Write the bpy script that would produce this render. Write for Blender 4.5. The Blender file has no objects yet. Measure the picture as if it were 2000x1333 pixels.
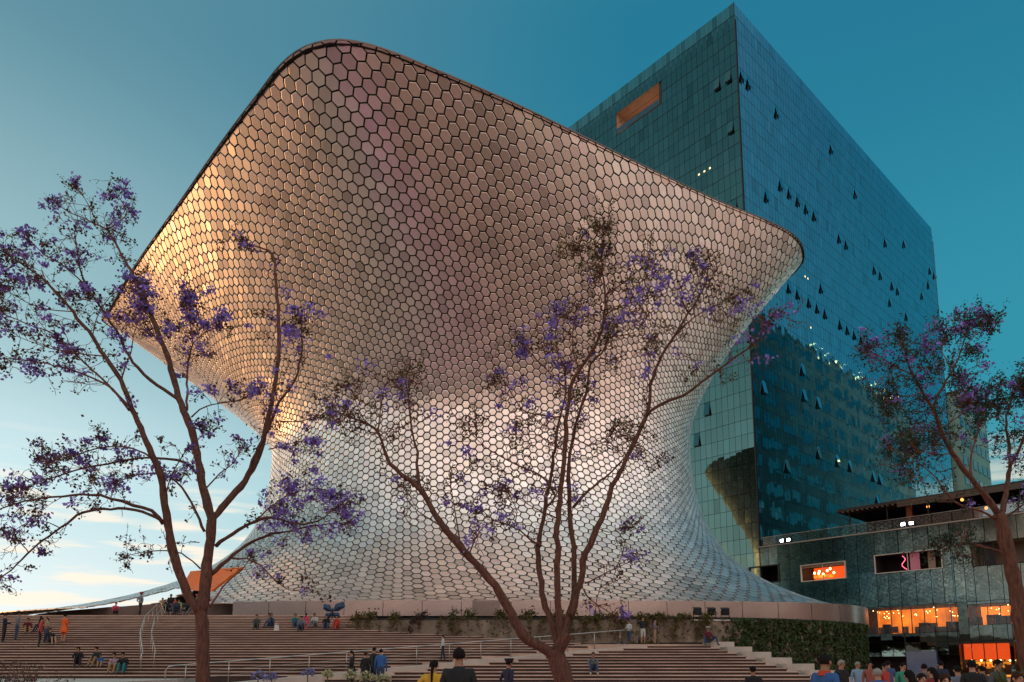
import bpy, math, random
import numpy as np
from mathutils import Vector, Matrix

random.seed(7)
RNG = np.random.default_rng(11)
SC = bpy.context.scene
COL = SC.collection

# ---------------------------------------------------------------- camera
EYE = 1.55
PITCH = math.atan(190 / 1400.0)
F_PX, PY_PX, CX_PX = 1400.0, 1110.0, 1000.0
cam_data = bpy.data.cameras.new('camera')
cam_data.sensor_fit = 'HORIZONTAL'
cam_data.sensor_width = 36.0
cam_data.lens = F_PX / 2000.0 * 36.0
cam_data.shift_y = (PY_PX - 666.5) / 2000.0
cam_data.clip_start = 0.1
cam_data.clip_end = 6000
cam = bpy.data.objects.new('camera', cam_data)
cam.location = (0, 0, EYE)
cam.rotation_euler = (math.radians(90) + PITCH, 0, 0)
COL.objects.link(cam)
SC.camera = cam

# ---------------------------------------------------------------- world, sun, exposure
SUN_AZ = math.radians(-74)          # measured from +Y (view direction) towards +X
SUN_EL = math.radians(6.0)
world = bpy.data.worlds.new('World')
SC.world = world
world.use_nodes = True
WN, WL = world.node_tree.nodes, world.node_tree.links
WN.clear()
def wnode(t, **kw):
    n = WN.new(t)
    for k, v in kw.items():
        setattr(n, k, v)
    return n
def wmath(op, a, b=None, clamp=False):
    n = wnode('ShaderNodeMath', operation=op, use_clamp=clamp)
    for i, v in enumerate((a, b)):
        if v is None: continue
        if isinstance(v, (int, float)): n.inputs[i].default_value = v
        else: WL.new(v, n.inputs[i])
    return n.outputs[0]
def wramp(fac, stops):
    n = wnode('ShaderNodeValToRGB')
    cr = n.color_ramp
    cr.interpolation = 'B_SPLINE' if False else 'EASE'
    while len(cr.elements) < len(stops): cr.elements.new(0.5)
    for e, (p, c) in zip(cr.elements, stops):
        e.position = p; e.color = (*c, 1)
    WL.new(fac, n.inputs[0])
    return n.outputs[0]
def wmix(f, a, b):
    n = wnode('ShaderNodeMix', data_type='RGBA')
    for s, v in ((n.inputs[0], f), (n.inputs[6], a), (n.inputs[7], b)):
        if isinstance(v, (int, float)): s.default_value = v
        elif isinstance(v, tuple): s.default_value = (*v, 1)
        else: WL.new(v, s)
    return n.outputs[2]
tc = wnode('ShaderNodeTexCoord')
nrm = wnode('ShaderNodeVectorMath', operation='NORMALIZE')
WL.new(tc.outputs['Generated'], nrm.inputs[0])
sep = wnode('ShaderNodeSeparateXYZ'); WL.new(nrm.outputs[0], sep.inputs[0])
flat = wnode('ShaderNodeVectorMath', operation='MULTIPLY'); WL.new(nrm.outputs[0], flat.inputs[0]); flat.inputs[1].default_value = (1, 1, 0)
flatn = wnode('ShaderNodeVectorMath', operation='NORMALIZE'); WL.new(flat.outputs[0], flatn.inputs[0])
def azdot(az):
    d = wnode('ShaderNodeVectorMath', operation='DOT_PRODUCT')
    WL.new(flatn.outputs[0], d.inputs[0]); d.inputs[1].default_value = (math.sin(az), math.cos(az), 0)
    return d.outputs['Value']
def wsmooth(v, lo, hi):
    n = wnode('ShaderNodeMapRange', interpolation_type='SMOOTHSTEP')
    WL.new(v, n.inputs[0]); n.inputs[1].default_value = lo; n.inputs[2].default_value = hi
    return n.outputs[0]
elev = wmath('MAXIMUM', sep.outputs[2], 0.0)
sun_side = wramp(elev, [(0.0, (.90, .89, .80)), (.05, (.86, .92, .92)), (.20, (.62, .80, .83)), (.42, (.30, .475, .51)), (.68, (.10, .25, .315)), (1.0, (.22, .37, .42))])
blue_side = wramp(elev, [(0.0, (.25, .42, .40)), (.12, (.085, .36, .39)), (.35, (.028, .255, .35)), (.70, (.016, .175, .275)), (1.0, (.22, .37, .42))])
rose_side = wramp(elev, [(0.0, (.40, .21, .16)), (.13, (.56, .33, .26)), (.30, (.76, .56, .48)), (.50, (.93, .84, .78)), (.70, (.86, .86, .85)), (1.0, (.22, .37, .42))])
f_sun = wsmooth(azdot(SUN_AZ), 0.05, 0.92)
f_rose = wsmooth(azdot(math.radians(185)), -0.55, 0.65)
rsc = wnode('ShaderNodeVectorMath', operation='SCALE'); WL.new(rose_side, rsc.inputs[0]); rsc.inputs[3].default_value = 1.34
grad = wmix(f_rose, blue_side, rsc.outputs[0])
grad = wmix(f_sun, grad, sun_side)
# the afterglow itself sits low round the sun
glow = wmath('MULTIPLY', wsmooth(azdot(SUN_AZ), 0.80, 1.0), wmath('SUBTRACT', 1.0, wsmooth(elev, 0.03, 0.26)))
grad = wmix(glow, grad, (1.05, .52, .20))
# thin evening clouds near the horizon, warm where the sun has gone down
cmap = wnode('ShaderNodeMapping'); WL.new(nrm.outputs[0], cmap.inputs[0]); cmap.inputs['Scale'].default_value = (3.0, 3.0, 26.0)
cn = wnode('ShaderNodeTexNoise'); WL.new(cmap.outputs[0], cn.inputs[0]); cn.inputs['Scale'].default_value = 2.3; cn.inputs['Detail'].default_value = 5
cm = wsmooth(cn.outputs[0], 0.49, 0.66)
low = wmath('MULTIPLY', wsmooth(elev, 0.02, 0.06), wmath('SUBTRACT', 1.0, wsmooth(elev, 0.14, 0.30)))
cfac = wmath('MULTIPLY', wmath('MULTIPLY', cm, low), 0.85)
grad = wmix(cfac, grad, (1.05, .88, .70))
# soft high haze variation
hm = wnode('ShaderNodeTexNoise'); WL.new(nrm.outputs[0], hm.inputs[0]); hm.inputs['Scale'].default_value = 1.6; hm.inputs['Detail'].default_value = 3
hv = wmath('ADD', wmath('MULTIPLY', hm.outputs[0], 0.22), 0.99)
gm = wnode('ShaderNodeVectorMath', operation='SCALE'); WL.new(grad, gm.inputs[0]); WL.new(hv, gm.inputs[3])
sky = wnode('ShaderNodeTexSky'); sky.sky_type = 'NISHITA'; sky.sun_disc = False
sky.sun_elevation = SUN_EL; sky.sun_rotation = SUN_AZ; sky.ozone_density = 3.0
sks = wnode('ShaderNodeVectorMath', operation='SCALE'); WL.new(sky.outputs[0], sks.inputs[0]); sks.inputs[3].default_value = 0.05
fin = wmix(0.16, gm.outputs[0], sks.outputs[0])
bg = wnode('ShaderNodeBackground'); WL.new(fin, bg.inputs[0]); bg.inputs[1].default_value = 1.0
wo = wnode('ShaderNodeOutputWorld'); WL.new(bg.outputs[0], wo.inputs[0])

sun_data = bpy.data.lights.new('sun', 'SUN')
sun_data.energy = .32
sun_data.angle = math.radians(1.5)
sun_data.color = (1.0, .50, .18)
sun = bpy.data.objects.new('sun', sun_data)
sd = Vector((math.sin(SUN_AZ) * math.cos(SUN_EL), math.cos(SUN_AZ) * math.cos(SUN_EL), math.sin(SUN_EL)))
sun.rotation_euler = sd.to_track_quat('Z', 'Y').to_euler()
sun.location = (-200, 150, 60)
COL.objects.link(sun)

SC.view_settings.view_transform = 'Standard'
SC.view_settings.look = 'None'
SC.view_settings.exposure = 0.22
SC.view_settings.gamma = 1.0
SC.view_settings.use_curve_mapping = False
SC.render.engine = 'CYCLES'
SC.cycles.use_denoising = True
SC.cycles.max_bounces = 6
SC.cycles.glossy_bounces = 4
SC.cycles.diffuse_bounces = 3
SC.cycles.transparent_max_bounces = 6
SC.cycles.sample_clamp_indirect = 6.0
SC.cycles.caustics_reflective = False
SC.cycles.caustics_refractive = False

# ---------------------------------------------------------------- materials
MATS = {}
def material(name, base=(.5, .5, .5), rough=.7, metal=0.0, noise=None, bump=None, emit=None, attr=False, spec=.5, objrand=0.0):
    """noise=(scale, amount, second colour or None)  bump=(scale, strength, distance)"""
    if name in MATS: return MATS[name]
    m = bpy.data.materials.new(name); m.use_nodes = True
    nt = m.node_tree; N, L = nt.nodes, nt.links
    b = N['Principled BSDF']
    b.inputs['Roughness'].default_value = rough
    b.inputs['Metallic'].default_value = metal
    b.inputs['Specular IOR Level'].default_value = spec
    b.inputs['Base Color'].default_value = (*base, 1)
    col = None
    tcn = N.new('ShaderNodeTexCoord')
    if noise:
        sc, amt, c2 = noise
        t = N.new('ShaderNodeTexNoise'); t.inputs['Scale'].default_value = sc; t.inputs['Detail'].default_value = 6; t.inputs['Roughness'].default_value = .62
        L.new(tcn.outputs['Object'], t.inputs['Vector'])
        r = N.new('ShaderNodeMapRange'); r.inputs[1].default_value = .3; r.inputs[2].default_value = .7
        L.new(t.outputs[0], r.inputs[0])
        mx = N.new('ShaderNodeMix'); mx.data_type = 'RGBA'
        if c2 is None: c2 = tuple(x * (1 - amt) for x in base)
        mx.inputs[6].default_value = (*base, 1); mx.inputs[7].default_value = (*c2, 1)
        L.new(r.outputs[0], mx.inputs[0]); col = mx.outputs[2]
        rr = N.new('ShaderNodeMapRange'); rr.inputs[3].default_value = rough * .85; rr.inputs[4].default_value = min(1, rough * 1.15)
        L.new(t.outputs[0], rr.inputs[0]); L.new(rr.outputs[0], b.inputs['Roughness'])
    if attr or objrand:
        if attr:
            a = N.new('ShaderNodeAttribute'); a.attribute_name = 'tone'; src = a.outputs['Color']
        else:
            a = N.new('ShaderNodeObjectInfo'); q = N.new('ShaderNodeMapRange'); q.inputs[3].default_value = 1 - objrand; q.inputs[4].default_value = 1 + objrand * .4
            L.new(a.outputs['Random'], q.inputs[0]); src = q.outputs[0]
        mu = N.new('ShaderNodeMix'); mu.data_type = 'RGBA'; mu.blend_type = 'MULTIPLY'; mu.inputs[0].default_value = 1
        if col is None: mu.inputs[6].default_value = (*base, 1)
        else: L.new(col, mu.inputs[6])
        L.new(src, mu.inputs[7]); col = mu.outputs[2]
    if col is not None: L.new(col, b.inputs['Base Color'])
    if bump:
        t2 = N.new('ShaderNodeTexNoise'); t2.inputs['Scale'].default_value = bump[0]; t2.inputs['Detail'].default_value = 4
        L.new(tcn.outputs['Object'], t2.inputs['Vector'])
        bp = N.new('ShaderNodeBump'); bp.inputs['Strength'].default_value = bump[1]; bp.inputs['Distance'].default_value = bump[2]
        L.new(t2.outputs[0], bp.inputs['Height']); L.new(bp.outputs[0], b.inputs['Normal'])
    if emit:
        b.inputs['Emission Color'].default_value = (*emit[0], 1); b.inputs['Emission Strength'].default_value = emit[1]
        if noise:      # lit rooms are never evenly bright
            er = N.new('ShaderNodeMapRange'); er.inputs[1].default_value = .32; er.inputs[2].default_value = .68; er.inputs[3].default_value = emit[1] * .25; er.inputs[4].default_value = emit[1] * 1.35
            L.new(t.outputs[0], er.inputs[0]); L.new(er.outputs[0], b.inputs['Emission Strength'])
    MATS[name] = m
    return m

def clear_glass(name, tint=(.9, .95, 1), refl=.18):
    if name in MATS: return MATS[name]
    m = bpy.data.materials.new(name); m.use_nodes = True
    N, L = m.node_tree.nodes, m.node_tree.links
    N.clear()
    o = N.new('ShaderNodeOutputMaterial'); t = N.new('ShaderNodeBsdfTransparent'); g = N.new('ShaderNodeBsdfGlossy'); mx = N.new('ShaderNodeMixShader')
    t.inputs[0].default_value = (*tint, 1); g.inputs['Roughness'].default_value = .02; g.inputs[0].default_value = (.9, .95, 1, 1)
    fr = N.new('ShaderNodeFresnel'); fr.inputs[0].default_value = 1.5
    ad = N.new('ShaderNodeMath'); ad.operation = 'ADD'; ad.use_clamp = True; ad.inputs[1].default_value = refl
    L.new(fr.outputs[0], ad.inputs[0]); L.new(ad.outputs[0], mx.inputs[0])
    L.new(t.outputs[0], mx.inputs[1]); L.new(g.outputs[0], mx.inputs[2]); L.new(mx.outputs[0], o.inputs[0])
    MATS[name] = m
    return m

M_ALU = material('brushed aluminium', (.90, .79, .725), .36, 1.0, noise=(1.3, .1, None), attr=True)
M_BACK = material('dark joint lining', (.012, .012, .013), .8)
M_BAND = material('satin steel band', (.74, .68, .66), .24, 1.0, noise=(.7, .06, None), bump=(.5, .25, .05))
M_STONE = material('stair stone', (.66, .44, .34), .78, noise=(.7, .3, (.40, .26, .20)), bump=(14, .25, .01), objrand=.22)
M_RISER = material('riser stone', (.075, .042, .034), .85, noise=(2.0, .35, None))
M_PAVE = material('plaza paving', (.56, .27, .195), .8, noise=(.6, .3, None), bump=(9, .2, .01))
def pink_reflection_patch(m):
    # added pink paving patch, put in so the museum mirrors a magenta sheen
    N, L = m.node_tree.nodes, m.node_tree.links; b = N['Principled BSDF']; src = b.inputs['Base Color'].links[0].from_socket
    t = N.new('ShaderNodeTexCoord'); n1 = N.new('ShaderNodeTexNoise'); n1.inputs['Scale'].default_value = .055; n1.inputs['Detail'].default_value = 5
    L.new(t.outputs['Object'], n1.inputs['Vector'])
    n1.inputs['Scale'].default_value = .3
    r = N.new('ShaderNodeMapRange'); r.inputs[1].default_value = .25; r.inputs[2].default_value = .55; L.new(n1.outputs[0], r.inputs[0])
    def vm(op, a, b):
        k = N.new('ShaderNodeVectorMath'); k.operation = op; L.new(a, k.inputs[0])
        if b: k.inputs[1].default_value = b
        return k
    patch_r = vm('LENGTH', vm('MULTIPLY', vm('SUBTRACT', t.outputs['Object'], (-12, 20, 0)).outputs[0], (1 / 30, 1 / 12, 0)).outputs[0], None)   # pink ellipse laid where the overhang mirrors the ground
    rb_ = N.new('ShaderNodeMapRange'); rb_.interpolation_type = 'SMOOTHSTEP'; rb_.inputs[1].default_value = 1.25; rb_.inputs[2].default_value = .45; L.new(patch_r.outputs['Value'], rb_.inputs[0])
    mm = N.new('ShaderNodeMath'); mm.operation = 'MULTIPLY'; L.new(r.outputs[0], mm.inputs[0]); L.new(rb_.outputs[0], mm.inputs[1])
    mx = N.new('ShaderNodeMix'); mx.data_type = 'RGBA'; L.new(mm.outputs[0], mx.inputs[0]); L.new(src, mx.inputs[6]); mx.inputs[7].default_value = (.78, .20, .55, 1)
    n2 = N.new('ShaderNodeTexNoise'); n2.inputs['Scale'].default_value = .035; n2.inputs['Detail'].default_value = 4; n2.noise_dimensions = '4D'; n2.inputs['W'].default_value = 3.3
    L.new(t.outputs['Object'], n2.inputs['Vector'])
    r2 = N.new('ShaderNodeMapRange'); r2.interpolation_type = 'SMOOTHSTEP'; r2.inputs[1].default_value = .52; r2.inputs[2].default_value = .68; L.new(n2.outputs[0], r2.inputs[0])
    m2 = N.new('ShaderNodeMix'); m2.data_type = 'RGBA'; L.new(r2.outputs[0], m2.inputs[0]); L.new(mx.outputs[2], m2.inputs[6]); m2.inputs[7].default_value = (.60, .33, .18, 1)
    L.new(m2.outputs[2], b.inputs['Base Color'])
pink_reflection_patch(M_PAVE)
M_CONC = material('weathered concrete', (.30, .235, .18), .85, noise=(.8, .5, (.13, .09, .065)), bump=(6, .4, .03))
M_PALE = material('pale concrete', (.56, .47, .40), .8, noise=(1.2, .25, None), bump=(10, .2, .01))
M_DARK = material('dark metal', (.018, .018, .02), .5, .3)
M_STEEL = material('stainless rail', (.46, .44, .41), .42, 1.0)
M_WHITE = material('white frame paint', (.62, .60, .55), .5)
M_ORANGE = material('orange glow entrance lining', (.55, .12, .02), .6, noise=(1.5, .3, None), emit=((1., .20, .02), .16))  # weak glow put into the lining to stand for entrance light
M_BROWN = material('brown entrance wall', (.16, .10, .085), .8, noise=(.6, .3, None))
M_BARK = material('jacaranda bark', (.30, .125, .075), .85, noise=(13, .6, (.055, .026, .019)), bump=(24, 1.0, .08))
for nd in [n for n in M_BARK.node_tree.nodes if n.type == 'TEX_NOISE']:     # fissures run along the stem
    mp = M_BARK.node_tree.nodes.new('ShaderNodeMapping'); mp.inputs['Scale'].default_value = (1.6, 1.6, .32); nd.inputs['Roughness'].default_value = .75
    M_BARK.node_tree.links.new(nd.inputs['Vector'].links[0].from_socket, mp.inputs[0]); M_BARK.node_tree.links.new(mp.outputs[0], nd.inputs['Vector'])
M_TWIG = material('twig bark', (.20, .068, .046), .85, noise=(9, .4, None))
def tint_leaf(name, base, trans):
    m = material(name, base, .6, attr=True)
    N, L = m.node_tree.nodes, m.node_tree.links
    b = N['Principled BSDF']; out = N['Material Output']
    tr = N.new('ShaderNodeBsdfTranslucent'); tr.inputs[0].default_value = (*trans, 1)
    mx = N.new('ShaderNodeMixShader'); mx.inputs[0].default_value = .35
    L.new(b.outputs[0], mx.inputs[1]); L.new(tr.outputs[0], mx.inputs[2]); L.new(mx.outputs[0], out.inputs[0])
    return m
M_BLOOM = tint_leaf('jacaranda blossom', (.34, .25, .72), (.28, .18, .62))
M_POD = tint_leaf('seed pods and dry leaf', (.075, .045, .03), (.09, .04, .02))
M_LEAF = tint_leaf('feathery leaf', (.13, .115, .022), (.18, .15, .02))
M_LEAFG = tint_leaf('deep green leaf', (.028, .060, .030), (.03, .08, .03))
M_IVY = tint_leaf('ivy leaf', (.034, .060, .012), (.04, .065, .008))
M_STEM = material('green stem', (.07, .085, .025), .6)
M_SOIL = material('planting soil', (.05, .035, .025), .9)

# ---------------------------------------------------------------- object helpers
def put(o, parent=None):
    COL.objects.link(o)
    if parent is not None: o.parent = parent
    return o
def tag(o, label=None, cat=None, group=None, kind=None):
    if label: o['label'] = label
    if cat: o['category'] = cat
    if group: o['group'] = group
    if kind: o['kind'] = kind
    return o
def root(name, loc, label, cat, group=None, rz=0.0):
    o = bpy.data.objects.new(name, None); o.empty_display_size = .2
    o.location = loc; o.rotation_euler = (0, 0, rz)
    put(o); return tag(o, label, cat, group)
def mesh_obj(name, verts, faces, mats, parent=None, smooth=False, midx=None, tone=None, local=True):
    """verts in world space; if parent is an Empty without rotation they are shifted to its origin"""
    me = bpy.data.meshes.new(name)
    v = np.asarray(verts, float)
    if parent is not None and local:
        off = np.array(parent_origin(parent)); v = v - off
    me.from_pydata(v.tolist(), [], [tuple(int(i) for i in f) for f in faces])
    if not isinstance(mats, (list, tuple)): mats = [mats]
    for m in mats: me.materials.append(m)
    if midx is not None: me.polygons.foreach_set('material_index', np.asarray(midx, dtype=np.int32))
    if smooth: me.polygons.foreach_set('use_smooth', np.ones(len(me.polygons), dtype=bool))
    if tone is not None:
        at = me.color_attributes.new('tone', 'FLOAT_COLOR', 'POINT')
        at.data.foreach_set('color', np.asarray(tone, dtype=np.float32).ravel())
    me.update()
    return put(bpy.data.objects.new(name, me), parent)
def parent_origin(p):
    o = Vector((0, 0, 0))
    while p is not None:
        o = o + Vector(p.location); p = p.parent
    return o
class MB:
    def __init__(s): s.v = []; s.f = []; s.m = []
    def add(s, v, f, m=0):
        o = len(s.v); s.v += [tuple(map(float, p)) for p in v]
        s.f += [tuple(i + o for i in q) for q in f]; s.m += [m] * len(f); return s
    def box(s, c, d, ax=None, m=0):
        """c centre, d full sizes, ax = 3 axis vectors"""
        c = np.asarray(c, float); h = np.asarray(d, float) / 2
        A = np.eye(3) if ax is None else np.asarray(ax, float)
        P = [c + A[0] * h[0] * i + A[1] * h[1] * j + A[2] * h[2] * k for k in (-1, 1) for j in (-1, 1) for i in (-1, 1)]
        return s.add(P, [(0, 2, 3, 1), (4, 5, 7, 6), (0, 1, 5, 4), (2, 6, 7, 3), (0, 4, 6, 2), (1, 3, 7, 5)], m)
    def span(s, x0, x1, y0, y1, z0, z1, m=0):
        return s.box(((x0 + x1) / 2, (y0 + y1) / 2, (z0 + z1) / 2), (x1 - x0, y1 - y0, z1 - z0), None, m)
    def tube(s, pts, rad, n=6, m=0, cap=True):
        P = np.asarray(pts, float); k = len(P)
        R = np.full(k, rad) if np.isscalar(rad) else np.asarray(rad, float)
        T = np.gradient(P, axis=0); T /= (np.linalg.norm(T, axis=1)[:, None] + 1e-9)
        ref = np.array([0, 0, 1.]) if abs(T[0][2]) < .9 else np.array([1., 0, 0])
        V = []; u = np.cross(T[0], ref); u /= np.linalg.norm(u)
        for i in range(k):
            u = u - T[i] * (u @ T[i]); u /= (np.linalg.norm(u) + 1e-9); w = np.cross(T[i], u)
            for j in range(n):
                a = 2 * math.pi * j / n; V.append(P[i] + R[i] * (math.cos(a) * u + math.sin(a) * w))
        Fs = []
        for i in range(k - 1):
            for j in range(n):
                a, b = i * n + j, i * n + (j + 1) % n; Fs.append((a, b, b + n, a + n))
        if cap: Fs.append(tuple(range(n - 1, -1, -1))); Fs.append(tuple((k - 1) * n + j for j in range(n)))
        return s.add(V, Fs, m)
    def ball(s, c, r, seg=8, rings=5, m=0):
        c = np.asarray(c, float); r = np.full(3, r) if np.isscalar(r) else np.asarray(r, float)
        V = [c + (0, 0, r[2])]
        for i in range(1, rings):
            t = math.pi * i / rings
            for j in range(seg):
                a = 2 * math.pi * j / seg; V.append(c + r * (math.sin(t) * math.cos(a), math.sin(t) * math.sin(a), math.cos(t)))
        V.append(c - (0, 0, r[2])); Fs = []
        for j in range(seg): Fs.append((0, 1 + j, 1 + (j + 1) % seg))
        for i in range(rings - 2):
            for j in range(seg):
                a = 1 + i * seg + j; b = 1 + i * seg + (j + 1) % seg; Fs.append((a, a + seg, b + seg, b))
        e = len(V) - 1; o = 1 + (rings - 2) * seg
        for j in range(seg): Fs.append((o + j, e, o + (j + 1) % seg))
        return s.add(V, Fs, m)
    def build(s, name, mats, parent=None, smooth=False, tone=None):
        return mesh_obj(name, s.v, s.f, mats, parent, smooth, s.m, tone)

# ---------------------------------------------------------------- survey: where a sight line of the photograph meets the place
FWD = np.array([0, math.cos(PITCH), math.sin(PITCH)]); UPV = np.array([0, -math.sin(PITCH), math.cos(PITCH)])
def ray(u, v): return FWD + np.array([1., 0, 0]) * (u - CX_PX) / F_PX + UPV * (PY_PX - v) / F_PX
def at_y(u, v, y): r = ray(u, v); return np.array([0, 0, EYE]) + r * (y / r[1])
def at_z(u, v, z): r = ray(u, v); return np.array([0, 0, EYE]) + r * ((z - EYE) / r[2])
def proj(P):
    P = np.asarray(P, float) - np.array([0, 0, EYE]); d = P @ FWD
    return np.stack([CX_PX + F_PX * P[..., 0] / d, PY_PX - F_PX * (P @ UPV) / d], -1)
def inside(poly, x, y):
    poly = np.asarray(poly, float); r = np.zeros(np.shape(x), bool); n = len(poly)
    for i in range(n):
        (x1, y1), (x2, y2) = poly[i], poly[(i + 1) % n]
        c = ((y1 > y) != (y2 > y)) & (x < (x2 - x1) * (y - y1) / (y2 - y1 + 1e-12) + x1); r ^= c
    return r
OUTLINE = [(200, 625), (262, 520), (345, 400), (430, 280), (505, 180), (545, 125), (590, 92), (640, 76), (690, 80), (760, 100), (850, 135), (1000, 200), (1110, 252), (1250, 320), (1400, 390), (1500, 432), (1555, 460), (1572, 490), (1560, 515), (1500, 590), (1440, 665), (1400, 720), (1365, 800), (1352, 850), (1350, 900), (1355, 960), (1370, 1010), (1400, 1065), (1440, 1100), (1500, 1135), (1560, 1160), (1690, 1187), (1690, 1340), (0, 1340), (0, 1200), (250, 1163), (400, 1112), (450, 1070), (520, 970), (538, 900), (490, 850), (400, 765), (300, 700)]

# ================================================================ SETTING: ground, stairs, ramp
g = MB(); R_ = 3000.0; ring = [(R_ * math.cos(a), R_ * math.sin(a), 0) for a in np.linspace(0, 2 * math.pi, 48, endpoint=False)]
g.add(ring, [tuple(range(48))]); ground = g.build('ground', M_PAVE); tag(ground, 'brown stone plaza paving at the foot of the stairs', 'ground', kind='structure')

RISE, TREAD, Y0S, Z0S = .157, .72, 33.0, .95
def step_y(k): return Y0S + TREAD * k
def step_z(k): return Z0S + RISE * k
def ramp_front(y): return -16 + (y - 29.4) * 2.05
def ramp_back(y): return ramp_front(y) - 3.4
def wall_x(y): return float(np.interp(y, [41.2, 43.2, 44.8, 47.0, 60], [4.8, 1.0, -5.0, -10.3, -10.3]))
def cheek_x(y): return 11.3 + (41 - y) * .36
stairs = bpy.data.objects.new('staircase', None); stairs.location = (-10, 33, 0); put(stairs)
tag(stairs, 'wide brown stone staircase rising to the shiny museum', 'staircase', kind='structure')
def step_piece(k, xl, xr):
    y0, y1, z = step_y(k), step_y(k + 1) + .06, step_z(k)
    prof = [(y0 + .045, z - RISE - .30), (y0 + .045, z - .05), (y0, z - .05), (y0, z - .006), (y0 + .006, z), (y1, z), (y1, z - RISE - .30)]
    n = len(prof)
    V = [(xl(y), y, zz) for y, zz in prof] + [(xr(y), y, zz) for y, zz in prof]
    Fs = [tuple(range(n)), tuple(range(2 * n - 1, n - 1, -1))]
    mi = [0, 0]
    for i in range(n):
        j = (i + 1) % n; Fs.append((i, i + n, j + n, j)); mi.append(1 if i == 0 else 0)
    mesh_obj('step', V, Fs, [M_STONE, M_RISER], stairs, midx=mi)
def jit(): return random.uniform(-.004, .004)
for k in range(-5, 28):
    y = step_y(k)
    segs = []
    if y <= 41.2:
        if k >= 1: segs.append((lambda y: -80., ramp_back))
        segs.append((ramp_front, cheek_x))
    else:
        segs.append((lambda y: -80., wall_x))
    for xl, xr in segs:
        # long flights are laid in separate stone lengths
        step_piece(k, xl, xr)
mb = MB(); mb.span(-80, -14.6, 26, 33.73, 0, .946); mb.build('landing', M_PALE, stairs)
mb = MB(); mb.span(-80, -10.4, step_y(28), 66, 4.6, step_z(27)); mb.build('landing', M_STONE, stairs)
mb = MB(); mb.span(3.6, 11.6, 41.15, 44.0, 1.4, 2.75); mb.build('landing', M_STONE, stairs)
for i, k in enumerate(range(11, -2, -2)):
    y = step_y(k); x = cheek_x(y) - .05
    mb = MB(); mb.span(x, x + 1.35, y, y + 2 * TREAD + .3, 0, step_z(k) + .20 + .003 * i); mb.build('cheek_block', M_PALE, stairs)

# ramp that crosses the flight, its rail along the upper side
P0, P1 = np.array([-15.2, 29.8, .49]), np.array([8.4, 41.3, 2.76])
rd = (P1 - P0); rl = np.linalg.norm(rd[:2]); rn = np.array([-rd[1], rd[0], 0]) / rl
mb = MB()
V = [P0, P1, P1 + rn * 1.5, P0 + rn * 1.5]; V2 = [v - np.array([0, 0, 1.0]) for v in V]
mb.add(V + V2, [(0, 1, 2, 3), (7, 6, 5, 4), (0, 4, 5, 1), (1, 5, 6, 2), (2, 6, 7, 3), (3, 7, 4, 0)])
ramp = mb.build('ramp', M_PALE); tag(ramp, 'pale ramp slanting up across the brown stairs', 'ramp', kind='structure')
def arc(pts, n=24):
    P = np.asarray(pts, float); t = np.linspace(0, 1, len(P)); tt = np.linspace(0, 1, n)
    return np.stack([np.interp(tt, t, P[:, i]) for i in range(P.shape[1])], -1)
rb0, rb1 = P0 + rn * 1.42 + rd * .045, P0 + rn * 1.42 + rd * .955
r1 = root('handrail', tuple(rb0), 'long stainless handrail with thin posts following the pale ramp', 'handrail', 'stainless handrails')
h = np.array([0, 0, .95])
mb = MB(); mb.tube([rb0 + h * .05 - rd * .012, rb0 + h * .8 - rd * .012, rb0 + h * .97 - rd * .008, rb0 + h, rb1 + h, rb1 + h + rd * .006 , rb1 + h * .75 + rd * .010, rb1 + h * .62 + rd * .004], .026, 8); mb.build('top_rail', M_STEEL, r1, True)
for hh in (.35, .62):
    mb = MB(); mb.tube([rb0 + h * hh, rb1 + h * hh], .009, 5); mb.build('wire', M_STEEL, r1, True)
for t in np.linspace(.02, .98, 14):
    p = rb0 + (rb1 - rb0) * t; mb = MB(); mb.tube([p - [0, 0, .02], p + h], .019, 6); mb.build('post', M_STEEL, r1, True)
# stair handrail, falling straight down the flight
def on_slope(x, y): return np.array([x, y, Z0S + RISE / TREAD * (y - Y0S)])
a, b = on_slope(-25.6, 51.6), on_slope(-17.6, 34.4)
r2 = root('handrail', tuple(b), 'curved stainless handrail running down the stairs beside the baby strollers', 'handrail', 'stainless handrails')
for off in (0, .62):
    o = np.array([off, 0, 0]); pts = arc([a + o, a * .66 + b * .34 + o + [-.55, 0, 0], a * .33 + b * .67 + o + [-.5, 0, 0], b + o], 18)
    mb = MB(); mb.tube(np.vstack([pts + [0, 0, .92], b + o + [0, -.12, .80], b + o + [0, -.12, .1]]), .022 if off == 0 else .012, 8); mb.build('top_rail', M_STEEL, r2, True)
    for i in range(0, 18, 2):
        mb = MB(); mb.tube([pts[i] - [0, 0, .12], pts[i] + [0, 0, .92]], .011, 6); mb.build('post', M_STEEL, r2, True)

# ================================================================ MUSEUM
ZT, ZB = 47.5, 6.27
RIM = [(-55, 90.8), (-52, 87.4), (-43.9, 77.8), (-33.7, 66.6), (-25.9, 58), (-20.5, 52.3), (-18, 49.7), (-15.8, 48.1), (-13.6, 47.4), (-11.6, 47.5), (-9.3, 48.3), (-6, 50), (0, 53.3), (4.9, 56.3), (11.8, 60.6), (20.4, 65.8), (26.7, 69.2), (30.4, 71.7), (32.6, 74.6), (33.4, 78), (31.5, 84), (25, 93), (15, 104), (6, 112), (0, 116), (-6, 117.5), (-13, 116), (-24, 110), (-38, 102), (-48, 97.5), (-53.5, 94.5)]
BASE_SEEN = [(0, 52.8), (11.4, 53.2), (20, 54.2), (25.5, 56), (29, 59), (31, 63.5), (31, 70), (28, 80), (20, 92), (5, 101), (-15, 104), (-35, 100), (-50, 91), (-56, 80), (-54, 71), (-46, 64), (-36, 58.5), (-26, 55), (-18, 53.5), (-11.3, 52.9)]
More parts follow.
